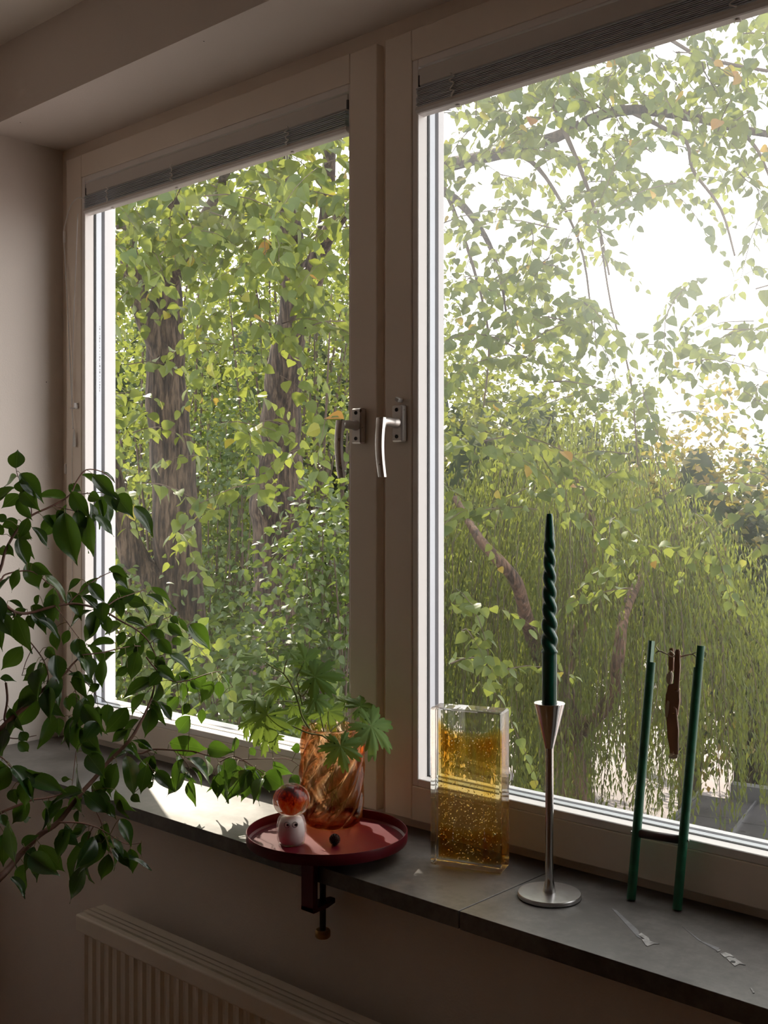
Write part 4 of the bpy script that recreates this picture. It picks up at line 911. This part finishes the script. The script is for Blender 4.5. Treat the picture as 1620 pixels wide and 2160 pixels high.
def slab(nm, a0, a1, b0, b1, z0, z1, mat, par):
    q = [rp(a0, b0), rp(a1, b0), rp(a1, b1), rp(a0, b1)]
    V = [(p.x, p.y, p.z + z0) for p in q] + [(p.x, p.y, p.z + z1) for p in q]
    return mesh(nm, V, [(3, 2, 1, 0), (4, 5, 6, 7), (0, 1, 5, 4), (1, 2, 6, 5), (2, 3, 7, 6), (3, 0, 4, 7)], mat, par)
slab('roof_wall', 0, 6.0, 0, 4.0, GZ - RZ, -0.03, MT['render'], rf_)
for i in range(8):
    for j in range(4):
        slab('roof_sheet', i * 0.75 + 0.012, i * 0.75 + 0.738, j * 1.0 + 0.006, j * 1.0 + 0.994, -0.03, 0.0, MT['slate'], rf_)
for i in range(1, 8): slab('standing_seam', i * 0.75 - 0.012, i * 0.75 + 0.012, 0.0, 4.0, -0.03, 0.035, MT['flash'], rf_)
slab('roof_edge', 0.42, 6.0, -0.16, 0.02, -0.03, 0.20, MT['flash'], rf_)
slab('roof_edge', -0.03, 0.0, -0.05, 4.0, -0.2, 0.03, MT['flash'], rf_)

# ------------------------------------------------------------------ foliage tools
nFW, nRT, nC = np.array(FW), np.array(RT), np.array(CAM); nSUN = np.array(SUN)
def proj(P):
    d = P - nC; z = d @ nFW; z_ = np.maximum(z, 1e-3); return CX + F_PX * (d @ nRT) / z_, Y0 - F_PX * d[:, 2] / z_, z
def npat(u, v, t):
    u, v, t = np.broadcast_arrays(np.asarray(u, float), v, t)
    return nC + (nFW[None] + nRT[None] * ((u - CX) / F_PX)[:, None] + np.array([0, 0, 1.0])[None] * ((Y0 - v) / F_PX)[:, None]) * t[:, None]
def norm(a): return a / np.maximum(np.linalg.norm(a, axis=1, keepdims=True), 1e-9)
def in_sun_path(P):                                                  # leaves that would shade the sunlit end of the sill
    k = np.zeros(len(P), bool)
    for z, xm in ((0.86, -1.24), (0.91, -1.28), (1.05, -1.40)):
        q = P - nSUN[None] * ((P[:, 2] - z) / nSUN[2])[:, None]; k |= (q[:, 0] > -2.30) & (q[:, 0] < xm) & (q[:, 1] > 1.28) & (q[:, 1] < 1.62) & (P[:, 2] > z + 0.3)
    return k
HEART = (np.array([(0, 0, 0), (-.30, .02, .05), (-.47, .24, .09), (-.42, .52, .05), (-.20, .80, -.05), (0, 1.0, -.16), (.20, .80, -.05), (.42, .52, .05), (.47, .24, .09), (.30, .02, .05), (0, .25, 0.0), (0, .55, -.02)]),
         np.array([(0, 10, 2, 1), (10, 11, 3, 2), (11, 5, 4, 3), (0, 9, 8, 10), (10, 8, 7, 11), (11, 7, 6, 5)]))
KITE = (np.array([(0, 0, 0), (-.42, .38, .10), (0, 1, -.08), (.42, .38, .10)]), np.array([(0, 3, 2, 1)]))
def np_mesh(name, V, Q, mat, parent, tint=None, smooth=False):
    me = bpy.data.meshes.new(name); k = Q.shape[1]
    me.vertices.add(len(V)); me.vertices.foreach_set('co', np.ascontiguousarray(V, np.float32).ravel())
    me.loops.add(Q.size); me.loops.foreach_set('vertex_index', Q.astype(np.int32).ravel())
    me.polygons.add(len(Q)); me.polygons.foreach_set('loop_start', np.arange(0, Q.size, k, dtype=np.int32))
    if smooth: me.polygons.foreach_set('use_smooth', np.ones(len(Q), bool))
    me.update(calc_edges=True)
    if tint is not None:
        at_ = me.attributes.new('tint', 'FLOAT', 'POINT'); at_.data.foreach_set('value', tint.astype(np.float32))
    me.materials.append(mat); me.validate()
    return link(bpy.data.objects.new(name, me), parent)
def frames(D, N):
    y = norm(D); z = norm(N - y * np.sum(N * y, 1, keepdims=True)); x = np.cross(y, z); return x, y, z
def leaves_mesh(name, proto, P, D, N, L, W, mat, parent, tint):
    pv, pq = proto; x, y, z = frames(D, N); n = len(P)
    V = P[:, None] + x[:, None] * (pv[None, :, 0:1] * W[:, None, None]) + y[:, None] * (pv[None, :, 1:2] * L[:, None, None]) + z[:, None] * (pv[None, :, 2:3] * L[:, None, None])
    Q = (pq[None] + (np.arange(n) * len(pv))[:, None, None]).reshape(-1, pq.shape[1])
    o = np_mesh(name, V.reshape(-1, 3), Q, mat, parent, np.repeat(tint, len(pv))); o['kind'] = 'stuff'; return o
def proto_mesh(nm, proto, mat):
    me = bpy.data.meshes.new(nm); me.from_pydata([tuple(v) for v in proto[0]], [], [tuple(int(i) for i in q) for q in proto[1]]); me.update(); me.materials.append(mat); return me
def leaf_parts(P, D, N, L, W, me, parent):
    x, y, z = frames(D, N)
    for i in range(len(P)):
        o = bpy.data.objects.new('leaf', me); link(o, parent)
        m4 = np.eye(4); m4[:3, 0] = x[i] * W[i]; m4[:3, 1] = y[i] * L[i]; m4[:3, 2] = z[i] * L[i]; m4[:3, 3] = P[i]; o.matrix_basis = Matrix(m4.tolist())
def seen(P):
    u, v, z = proj(P)
    return (z > 0) & (((u > 243) & (u < 735) & (v > 340 + (735 - u) * 0.29) & (v < 1540)) | ((u > 935) & (u < 1620) & (v > 20) & (v < 1760)))
def split_leaves(parent, P, D, N, L, W, tint, mat_o, mat_s, nparts=300, proto=HEART):
    keep = ~in_sun_path(P); P, D, N, L, W, tint = P[keep], D[keep], N[keep], L[keep], W[keep], tint[keep]
    if nparts:
        _, _, z = proj(P); size = np.where(seen(P), L / np.maximum(z, 0.1), 0)
        order = np.argsort(-size); big = order[:nparts]; big = big[size[big] > 0]; rest = np.setdiff1d(np.arange(len(P)), big)
        leaf_parts(P[big], D[big], N[big], L[big], W[big], proto_mesh('leaf', proto, mat_o), parent)
    else: rest = np.arange(len(P))
    leaves_mesh('foliage', proto, P[rest], D[rest], N[rest], L[rest], W[rest], mat_s, parent, tint[rest])

def grow_twigs(S, size=(0.072, 0.108), length=(0.35, 0.80), step=0.052, rng=RNG, out=None, droop=0.9):
    """drooping twigs with alternate heart-shaped leaves; returns leaf arrays and twig tubes"""
    P, D, N, L = [], [], [], []; TV, TQ = [], []; base = 0
    for s in S:
        a = rng.uniform(0, 2 * np.pi); d = np.array([np.cos(a), np.sin(a), rng.uniform(-0.3, 0.5)]) if out is None else out + rng.normal(0, 0.5, 3)
        d /= np.linalg.norm(d); n = int(rng.uniform(*length) / step); p = s.copy(); pts = [p.copy()]
        for i in range(n):
            d = d + np.array([0, 0, -droop]) * step * 2.2 + rng.normal(0, 0.07, 3); d /= np.linalg.norm(d); p = p + d * step; pts.append(p.copy())
            side = np.cross(d, [0, 0, 1.0]); sn = np.linalg.norm(side); side = side / sn if sn > 1e-3 else np.array([1.0, 0, 0])
            sg = 1 if i % 2 else -1
            for rep in range(1 if rng.random() < 0.7 else 2):
                ld = side * sg * rng.uniform(0.5, 1.1) + d * rng.uniform(0.3, 0.8) + np.array([0, 0, -1.0]) * rng.uniform(0.15, 0.95) + rng.normal(0, 0.2, 3)
                P.append(p + ld / np.linalg.norm(ld) * 0.018); D.append(ld); N.append(np.array([0, 0, 1.0]) * rng.uniform(0.2, 1.0) + side * sg * rng.uniform(-0.1, 0.5) + rng.normal(0, 0.42, 3)); L.append(rng.uniform(*size) * (1 - 0.35 * i / max(n, 1)))
                sg = -sg
        pts = np.array(pts[::2] if len(pts) > 4 else pts); m = len(pts)
        rr = np.linspace(0.0042, 0.0012, m)
        off = np.array([(0, 0, 1), (0.87, 0, -0.5), (-0.87, 0, -0.5)]); off2 = off[:, [2, 0, 1]]
        V = pts[:, None] + (off2 if abs(d[2]) > 0.7 else off)[None] * rr[:, None, None]
        TV.append(V.reshape(-1, 3))
        for i in range(m - 1):
            for k in range(3): TQ.append((base + i * 3 + k, base + i * 3 + (k + 1) % 3, base + (i + 1) * 3 + (k + 1) % 3, base + (i + 1) * 3 + k))
        base += m * 3
    L = np.array(L); return np.array(P), np.array(D), np.array(N), L, L * RNG.uniform(0.8, 1.0, len(L)), np.concatenate(TV), np.array(TQ)

LS = [(0.0, (0.028, 0.065, 0.014)), (0.35, (0.045, 0.09, 0.018)), (0.7, (0.07, 0.12, 0.024)), (0.965, (0.12, 0.16, 0.03)), (0.982, (0.34, 0.28, 0.04)), (1.0, (0.36, 0.12, 0.03))]
LT = dict(trans=0.43, tcol=(0.31, 0.335, 0.05), rough=0.42, gloss=0.45)
MT['lf_o'] = leaf_mat('elm_leaf', LS, src='object', **LT); MT['lf_s'] = leaf_mat('elm_leaf_mass', LS, src='attr', **LT)
LS2 = [(0.0, (0.02, 0.05, 0.012)), (0.5, (0.04, 0.08, 0.018)), (1.0, (0.08, 0.13, 0.028))]
LT2 = dict(trans=0.36, tcol=(0.20, 0.25, 0.035), rough=0.40, gloss=0.5)
MT['sh_o'] = leaf_mat('shrub_leaf', LS2, src='object', **LT2); MT['sh_s'] = leaf_mat('shrub_leaf_mass', LS2, src='attr', **LT2)
LS3 = [(0.0, (0.03, 0.05, 0.014)), (0.6, (0.06, 0.09, 0.02)), (0.9, (0.10, 0.12, 0.03)), (1.0, (0.20, 0.15, 0.04))]
MT['bg_s'] = leaf_mat('far_leaf_mass', LS3, src='attr', **LT)
MT['bg_y'] = leaf_mat('yellowing_leaf_mass', [(0.0, (0.06, 0.07, 0.016)), (0.5, (0.13, 0.12, 0.03)), (1.0, (0.30, 0.19, 0.05))], src='attr', trans=0.4, tcol=(0.45, 0.38, 0.06))
MT['bg_d'] = leaf_mat('dark_leaf_mass', [(0.0, (0.014, 0.028, 0.010)), (1.0, (0.04, 0.06, 0.018))], src='attr', trans=0.3, tcol=(0.12, 0.17, 0.03))
LS4 = [(0.0, (0.035, 0.055, 0.012)), (0.6, (0.065, 0.09, 0.02)), (1.0, (0.12, 0.14, 0.04))]
MT['wi_s'] = leaf_mat('willow_leaf_mass', LS4, src='attr', trans=0.40, tcol=(0.36, 0.40, 0.06), rough=0.5, gloss=0.3)
def bark(name, c0, c1, scale=7.0):
    m, nt, out = new_mat(name); b = nd(nt, 'ShaderNodeBsdfPrincipled'); nt.links.new(b.outputs[0], out.inputs[0]); b.inputs['Roughness'].default_value = 0.9
    vec = coords(nt, 'Object', (1, 1, 0.16)); n1 = tnoise(nt, vec, scale * 4, 6, 0.7); n2 = tnoise(nt, vec, scale * 9, 3)
    mx = nd(nt, 'ShaderNodeMath', operation='MULTIPLY_ADD'); mx.inputs[1].default_value = 0.4; nt.links.new(n2, mx.inputs[0]); nt.links.new(n1, mx.inputs[2])
    nt.links.new(ramp(nt, mx.outputs[0], [(0.58, tuple(c * 0.22 for c in c0)), (0.69, c0), (0.82, c1)]), b.inputs['Base Color'])
    bp = nd(nt, 'ShaderNodeBump'); bp.inputs['Strength'].default_value = 1.0; bp.inputs['Distance'].default_value = 0.03; nt.links.new(mx.outputs[0], bp.inputs['Height']); nt.links.new(bp.outputs[0], b.inputs['Normal']); return m
MT['bark'] = bark('furrowed_bark', (0.046, 0.031, 0.022), (0.125, 0.090, 0.064)); MT['wbark'] = bark('willow_bark', (0.11, 0.065, 0.042), (0.20, 0.12, 0.08), 5)
MT['twig'] = M('twig_bark', (0.09, 0.065, 0.05), 0.85, var=0.3, scale=10)
def limb(name, pts, parent, mat=None, n=12):
    """pts: (u, v, depth, width px)"""
    P_ = smooth_path([at(u, v, t_) for u, v, t_, w in pts], 4); ws = smooth_path([(w * t_ / F_PX / 2, 0, 0) for u, v, t_, w in pts], 4)
    rad = [w.x * (1 + 0.05 * math.sin(i * 1.7)) for i, w in enumerate(ws)]
    return tube(name, P_, rad, mat or MT['bark'], parent, n)

# ------------------------------------------------------------------ two tall trees close to the house
def sample_uv(n, f, u0, u1, v0, v1, t0, t1):
    out = []
    while len(out) < n:
        u, v = RNG.uniform(u0, u1), RNG.uniform(v0, v1)
        if RNG.random() < f(u, v): out.append((u, v, RNG.uniform(t0, t1)))
    a = np.array(out); return npat(a[:, 0], a[:, 1], a[:, 2])
def dens_left(u, v):
    d = 1.0 if v < 620 else 0.75 if v < 900 else 0.38 if v < 1080 else 0.12
    if 290 < u < 440 and v > 560: d *= 0.12
    if 525 < u < 650 and 720 < v < 1250: d *= 0.30
    return d
tA0 = at(385, 1500, 8.5)
ta = thing('broadleaf_tree', (tA0.x, tA0.y, GZ), 'forked tree with furrowed grey trunk, left of the two trunks outside', 'tree', 'trees close to the house')
gA = 1.48 - GZ
limb('trunk', [(388, Y0 + gA / 8.5 * F_PX, 8.5, 150), (386, 1900, 8.5, 118), (384, 1500, 8.5, 106), (380, 1300, 8.5, 104), (372, 1100, 8.5, 100), (362, 950, 8.5, 92), (350, 820, 8.5, 86), (350, 700, 8.45, 76), (352, 600, 8.4, 64), (366, 480, 8.3, 56), (374, 380, 8.2, 50), (384, 200, 8.0, 40), (400, -100, 7.6, 22)], ta, n=18)
limb('limb', [(366, 1290, 8.5, 70), (330, 1230, 8.45, 66), (285, 1180, 8.4, 60), (255, 1090, 8.35, 52), (235, 1010, 8.3, 48), (200, 850, 8.2, 42), (170, 600, 8.1, 34)], ta)
limb('limb', [(350, 760, 8.4, 52), (318, 690, 8.35, 50), (290, 620, 8.3, 44), (272, 540, 8.2, 38), (255, 430, 8.1, 34), (230, 250, 8.0, 26)], ta)
limb('limb', [(352, 610, 8.4, 34), (420, 480, 8.0, 26), (470, 380, 7.6, 20), (520, 250, 7.0, 14)], ta)
S = sample_uv(270, dens_left, 60, 800, 150, 1350, 4.9, 7.6)
Sx = np.concatenate([sample_uv(150, lambda u, v: 1, -700, 120, -300, 700, 5.0, 8.5), sample_uv(230, lambda u, v: 1, -900, 900, -1300, 120, 7.0, 12.5)])  # second set: unseen crown overhead, added to dapple the sun
P, D, N, L, W, TV, TQ = grow_twigs(np.concatenate([S, Sx]))
split_leaves(ta, P, D, N, L, W, RNG.random(len(P)), MT['lf_o'], MT['lf_s'])
np_mesh('twigs', TV, TQ, MT['twig'], ta)['kind'] = 'stuff'

tB0 = at(590, 1500, 9.6)
tb = thing('broadleaf_tree', (tB0.x, tB0.y, GZ), 'mossy tree whose long limbs reach right across the outside view, right of the forked tree', 'tree', 'trees close to the house')
limb('trunk', [(592, Y0 + gA / 9.6 * F_PX, 9.6, 160), (590, 1700, 9.6, 122), (586, 1400, 9.6, 112), (584, 1280, 9.6, 104), (584, 1150, 9.6, 100), (586, 1060, 9.6, 118), (590, 960, 9.6, 92), (594, 860, 9.5, 82), (602, 760, 9.4, 74), (618, 660, 9.3, 60), (618, 540, 9.2, 54), (604, 430, 9.0, 48), (592, 300, 8.8, 40), (580, 50, 8.4, 26)], tb, n=18)
limb('limb', [(606, 740, 9.4, 46), (652, 620, 9.2, 42), (684, 500, 9.0, 36), (692, 390, 8.8, 30), (700, 200, 8.4, 24)], tb)
limb('limb', [(624, 640, 9.3, 40), (700, 480, 8.8, 34), (790, 390, 8.2, 30), (935, 350, 7.6, 30), (1060, 322, 7.1, 26), (1170, 290, 6.8, 24), (1260, 246, 6.6, 22), (1330, 232, 6.5, 22), (1400, 236, 6.4, 24), (1480, 250, 6.4, 22), (1560, 272, 6.3, 17), (1640, 288, 6.2, 14), (1780, 330, 6.1, 8)], tb)
limb('limb', [(800, 384, 8.2, 22), (900, 392, 7.6, 20), (960, 420, 7.3, 18), (1005, 470, 7.1, 14), (1038, 530, 7.0, 10), (1060, 610, 6.9, 6), (1075, 720, 6.9, 4)], tb)
for pts in ([(1125, 120, 6.6, 12), (1160, 200, 6.6, 11), (1190, 275, 6.6, 11), (1230, 370, 6.5, 9), (1262, 470, 6.5, 6), (1285, 580, 6.4, 4)], [(1330, 234, 6.5, 12), (1400, 270, 6.4, 9), (1448, 300, 6.3, 8), (1462, 360, 6.3, 7), (1520, 440, 6.2, 6), (1550, 540, 6.2, 4)], [(1555, 270, 6.3, 10), (1600, 320, 6.2, 7), (1640, 420, 6.1, 4)], [(1060, 322, 7.1, 14), (1120, 340, 7.0, 10), (1180, 420, 6.9, 7), (1230, 540, 6.8, 5), (1250, 700, 6.8, 4)], [(935, 390, 7.4, 10), (985, 520, 7.2, 7), (1030, 700, 7.1, 5), (1020, 860, 7.0, 3)], [(1262, 470, 6.5, 5), (1290, 650, 6.4, 4), (1330, 800, 6.4, 4), (1345, 980, 6.3, 3)], [(1380, 60, 6.3, 8), (1480, 120, 6.2, 8), (1620, 150, 6.1, 7)]):
    limb('limb', pts, tb, MT['twig'], 8)
def dens_right(u, v):
    if v < 400: return 0.85
    if v < 700: return 0.62 if u < 1250 else 0.26
    if v < 1080:
        return 0.55 if u < 1180 else 0.34
    if v < 1200: return 0.10 if u < 1020 or 1280 < u < 1420 else 0.02
    return 0.05 if u < 1000 else 0.0
S = sample_uv(450, dens_right, 860, 1900, -160, 1450, 4.6, 7.4)
Sb = npat(np.array([1335, 1360, 1345, 960, 975, 950, 1060, 1000]), np.array([1240, 1165, 1150, 1240, 1330, 1400, 1415, 1440]), np.array([5.4, 5.4, 5.5, 5.2, 5.2, 5.1, 5.6, 5.0]))
# unseen crown twigs added to keep the sun off the right-hand window and sill
bl_q = np.stack([RNG.uniform(-1.30, 0.75, 420), np.full(420, 1.60), RNG.uniform(0.85, 2.35, 420)], 1); Ss = bl_q + nSUN[None] * RNG.uniform(5.0, 8.0, 420)[:, None]
bl_s = np.stack([RNG.uniform(-1.24, -0.85, 200), RNG.uniform(1.33, 1.48, 200), np.full(200, 0.88)], 1) + nSUN[None] * RNG.uniform(5.0, 7.5, 200)[:, None]; Ss = np.concatenate([Ss, bl_s + np.array([0, 0, 0.12])])
P, D, N, L, W, TV, TQ = grow_twigs(np.concatenate([S, Sb, Ss, sample_uv(120, lambda u, v: 1, 500, 1700, -1000, -60, 6.5, 11.0)]), size=(0.052, 0.085), step=0.044)  # twigs sampled above the view are added to break up the sunlight
split_leaves(tb, P, D, N, L, W, RNG.random(len(P)), MT['lf_o'], MT['lf_s'])
np_mesh('twigs', TV, TQ, MT['twig'], tb)['kind'] = 'stuff'

# ------------------------------------------------------------------ undergrowth behind and between the trunks
def cloud(centres, n_per, spread, size, rng=RNG):
    n = len(centres) * n_per; c = np.repeat(centres, n_per, 0); o = rng.normal(0, 1, (n, 3)) * spread
    P = c + o; D = norm(o) * 0.6 + rng.normal(0, 0.5, (n, 3)) + np.array([0, 0, -0.35]); N = np.array([0, 0, 0.8]) + rng.normal(0, 0.55, (n, 3))
    L = rng.uniform(size[0], size[1], n); tint = np.clip(np.repeat(rng.random(len(centres)), n_per) * 0.6 + rng.random(n) * 0.4, 0, 1)
    return P, D, N, L, L * 0.85, tint
def stems_to(parent, centres, root, mat, r=0.02):
    V, Fs = [], []
    for c in centres:
        c = Vector(c); m_ = root.lerp(c, 0.55) + Vector((random.uniform(-.2, .2), random.uniform(-.2, .2), 0.1)); tube_data(smooth_path([root, m_, c], 3), [r * (1 - 0.8 * i / 6) for i in range(7)], 5, V, Fs)
    o = mesh('stems', V, Fs, mat, parent, True); o['kind'] = 'stuff'
SH = [((430, 620), (1330, 1560), (6.4, 7.6), 26, 'low leafy shrub in front of the two tree trunks', 150), ((630, 780), (1060, 1540), (7.0, 8.2), 40, 'tall leafy shrub to the right of the mossy trunk', 150), ((225, 330), (1240, 1560), (7.6, 8.2), 16, 'dim shrub at the foot of the forked trunk', 60), ((420, 540), (880, 1400), (10.6, 12.0), 46, 'sunlit bush growing between the two trunks', 0)]
for (ur, vr_, tr_, nc, lab, npt) in SH:
    cu, cv, ct = RNG.uniform(*ur, nc), RNG.uniform(*vr_, nc), RNG.uniform(*tr_, nc); cen = npat(cu, cv, ct)
    root = Vector((float(cen[:, 0].mean()), float(cen[:, 1].mean()), GZ))
    sh = thing('shrub', root, lab, 'shrub', 'shrubs under the trees')
    P, D, N, L, W, ti = cloud(cen, 60, np.array([0.20, 0.20, 0.15]), (0.045, 0.075))
    split_leaves(sh, P, D, N, L, W, ti, MT['sh_o'], MT['sh_s'], npt)
    stems_to(sh, cen, root, MT['twig'])

# middle distance: young trees that fill the gaps behind the trunks
for mi, (u0, u1, v0, v1, t0, t1, nc, lab) in enumerate(((130, 470, 430, 1500, 11.0, 15.0, 150, 'pale green young tree behind the forked trunk'), (430, 860, 400, 1350, 11.5, 15.0, 170, 'bright green young tree behind the mossy trunk'))):
    cen = npat(RNG.uniform(u0, u1, nc), RNG.uniform(v0, v1, nc), RNG.uniform(t0, t1, nc)); root = Vector((float(cen[:, 0].mean()), float(cen[:, 1].mean()), GZ))
    yt = thing('young_tree', root, lab, 'tree')
    P, D, N, L, W, ti = cloud(cen, 70, np.array([0.42, 0.42, 0.24]), (0.055, 0.085))
    split_leaves(yt, P, D, N, L, W, ti, MT['lf_o'], MT['lf_s'], 0)
    tube('trunk', [root, root + Vector((0, 0, 3)), root + Vector((0.1, 0, 6.5))], [0.10, 0.08, 0.03], MT['bark'], yt, 10)
    stems_to(yt, cen[::3], root + Vector((0, 0, 3.0)), MT['twig'], 0.03)

# ------------------------------------------------------------------ willow
WT = 12.4; wc = at(1255, 1054, WT); WR = 385 / F_PX * WT
wi = thing('weeping_willow', (wc.x, wc.y, GZ), 'weeping willow with long hanging leafy strands beyond the right window', 'tree')
limb('trunk', [(1225, Y0 + gA / WT * F_PX, WT, 110), (1215, 1800, WT, 80), (1200, 1560, WT, 62), (1180, 1420, WT, 50)], wi, MT['wbark'], 14)
limb('limb', [(1190, 1480, WT, 40), (1140, 1390, WT - 1.0, 34), (1112, 1310, WT - 1.8, 30), (1090, 1230, WT - 2.2, 27), (1050, 1180, WT - 2.25, 24), (1010, 1135, WT - 2.1, 20), (960, 1050, WT - 1.6, 12)], wi, MT['wbark'])
limb('limb', [(1185, 1430, WT, 36), (1225, 1320, WT + .1, 30), (1240, 1220, WT, 28), (1250, 1120, WT, 24), (1220, 1020, WT + .2, 16), (1180, 940, WT + .3, 10)], wi, MT['wbark'])
limb('limb', [(1200, 1560, WT, 40), (1285, 1480, WT - 1.5, 30), (1305, 1380, WT - 1.95, 26), (1325, 1270, WT - 1.6, 22), (1400, 1150, WT, 16), (1480, 1100, WT, 10)], wi, MT['wbark'])
SV, SP, SD, SN, SL, STi = [], [], [], [], [], []
WV, WQ, wb = [], [], 0
z_top0 = 1.48 + (Y0 - 885) / F_PX * WT
for i in range(1500):
    a = RNG.uniform(0, 2 * np.pi); q = math.sqrt(RNG.random()); rx = q * WR * 1.02
    px, py = wc.x + rx * math.cos(a), wc.y + rx * math.sin(a) * 0.95
    uu = CX + F_PX * ((px - CAM.x) * RT.x + (py - CAM.y) * RT.y) / ((px - CAM.x) * FW.x + (py - CAM.y) * FW.y)
    zt = z_top0 - 1.15 * q ** 2.2 - max(0, (uu - 1250) / 400) * 1.0 + RNG.normal(0, 0.16) - RNG.random() ** 2 * 1.2
    zl = RNG.uniform(-2.15, -1.2) if RNG.random() < 0.45 else RNG.uniform(-1.4, zt - 0.4)
    if uu < 1150: zl = max(zl, -1.75)
    if uu > 1400 and RNG.random() < 0.85: zl = max(zl, -1.5 + RNG.uniform(-0.15, 0.3))
    ln = max(0.4, zt - zl); n_ = int(ln / 0.055); tt = np.arange(n_) / max(n_ - 1, 1)
    ox, oy = math.cos(a) * 0.32, math.sin(a) * 0.32; sw = RNG.normal(0, 0.06, 2)
    pts = np.stack([px + ox * (1 - (1 - tt) ** 3) + sw[0] * np.sin(tt * 5 + i), py + oy * (1 - (1 - tt) ** 3) + sw[1] * np.cos(tt * 4 + i), zt + 0.12 * np.sin(np.minimum(tt * 7, 3.14)) - ln * tt], 1)
    an = RNG.uniform(0, 2 * np.pi, n_); out = np.stack([np.cos(an), np.sin(an), np.zeros(n_)], 1)
    SP.append(pts); SD.append(out * RNG.uniform(0.25, 0.7, (n_, 1)) + np.array([0, 0, -1.0])); SN.append(out + RNG.normal(0, 0.4, (n_, 3)) + np.array([0, 0, 0.5])); SL.append(RNG.uniform(0.06, 0.11, n_)); STi.append(np.clip(RNG.random() * 0.6 + RNG.random(n_) * 0.4, 0, 1))
    if i % 3 == 0:
        sub = pts[::6]; m = len(sub); off = np.array([(1, 0, 0), (-0.5, 0.87, 0), (-0.5, -0.87, 0)]) * 0.004
        WV.append((sub[:, None] + off[None]).reshape(-1, 3))
        for j in range(m - 1):
            for k in range(3): WQ.append((wb + j * 3 + k, wb + j * 3 + (k + 1) % 3, wb + (j + 1) * 3 + (k + 1) % 3, wb + (j + 1) * 3 + k))
        wb += m * 3
P, D, N, L, ti = map(np.concatenate, (SP, SD, SN, SL, STi)); keep = ~in_sun_path(P)
leaves_mesh('foliage', KITE, P[keep], D[keep], N[keep], L[keep], L[keep] * 0.26, MT['wi_s'], wi, ti[keep])
np_mesh('twigs', np.concatenate(WV), np.array(WQ), MT['twig'], wi)['kind'] = 'stuff'

# ------------------------------------------------------------------ trees in the distance
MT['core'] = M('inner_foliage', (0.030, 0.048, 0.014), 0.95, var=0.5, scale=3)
def skyline(u):
    return float(np.interp(u, [-200, 240, 740, 935, 1080, 1180, 1300, 1450, 1560, 1700, 2300], [380, 430, 470, 600, 650, 690, 740, 790, 850, 900, 900]))
def far_tree(u, v_top, t_, rx, lab, grp, nl=3600, mat=None):
    top = at(u, v_top, t_); c = at(u, 1054, t_); hz = (top.z - GZ - 0.8) / 2; cz_ = top.z - hz
    ft = thing('background_tree', (c.x, c.y, GZ), lab, 'tree', grp)
    tube('trunk', [(c.x, c.y, GZ), (c.x, c.y, cz_), (c.x + 0.1, c.y, cz_ + hz * 0.6)], [0.22, 0.16, 0.06], MT['bark'], ft, 10)
    n = nl; dirs = norm(RNG.normal(0, 1, (n, 3))); lob = 0.80 + 0.20 * np.sin(dirs[:, 0] * 5 + u) * np.cos(dirs[:, 2] * 6 + u) + 0.10 * np.sin(dirs[:, 1] * 11 + u)
    rr = lob * (1 - 0.35 * RNG.random(n) ** 2)
    P = np.array([c.x, c.y, cz_]) + dirs * np.array([rx, rx, hz]) * rr[:, None]
    D = dirs * 0.7 + RNG.normal(0, 0.5, (n, 3)) + np.array([0, 0, -0.4]); N = dirs * 0.5 + np.array([0, 0, 0.7]) + RNG.normal(0, 0.5, (n, 3)); L = RNG.uniform(0.11, 0.20, n)
    k = ~in_sun_path(P)
    leaves_mesh('foliage', KITE, P[k], D[k], N[k], L[k], L[k] * 0.8, mat or MT['bg_s'], ft, RNG.random(n)[k])
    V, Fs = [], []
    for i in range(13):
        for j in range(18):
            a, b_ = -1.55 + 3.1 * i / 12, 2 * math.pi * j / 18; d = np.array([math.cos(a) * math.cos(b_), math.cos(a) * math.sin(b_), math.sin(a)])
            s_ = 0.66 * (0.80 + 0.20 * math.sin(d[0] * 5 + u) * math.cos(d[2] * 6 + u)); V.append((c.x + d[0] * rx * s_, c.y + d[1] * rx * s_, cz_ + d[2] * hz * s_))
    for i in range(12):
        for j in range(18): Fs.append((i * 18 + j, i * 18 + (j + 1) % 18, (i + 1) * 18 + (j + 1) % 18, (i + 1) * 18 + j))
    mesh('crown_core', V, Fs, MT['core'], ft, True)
for k, u in enumerate(range(-40, 1840, 115)):
    jit = random.uniform(-25, 25); t_ = random.uniform(21, 27)
    if abs(u - 1455) < 5: far_tree(u, skyline(u) + jit, 19.5, 1.6, 'yellowing tree among the distant trees behind the weeping willow', None, mat=MT['bg_y']); continue
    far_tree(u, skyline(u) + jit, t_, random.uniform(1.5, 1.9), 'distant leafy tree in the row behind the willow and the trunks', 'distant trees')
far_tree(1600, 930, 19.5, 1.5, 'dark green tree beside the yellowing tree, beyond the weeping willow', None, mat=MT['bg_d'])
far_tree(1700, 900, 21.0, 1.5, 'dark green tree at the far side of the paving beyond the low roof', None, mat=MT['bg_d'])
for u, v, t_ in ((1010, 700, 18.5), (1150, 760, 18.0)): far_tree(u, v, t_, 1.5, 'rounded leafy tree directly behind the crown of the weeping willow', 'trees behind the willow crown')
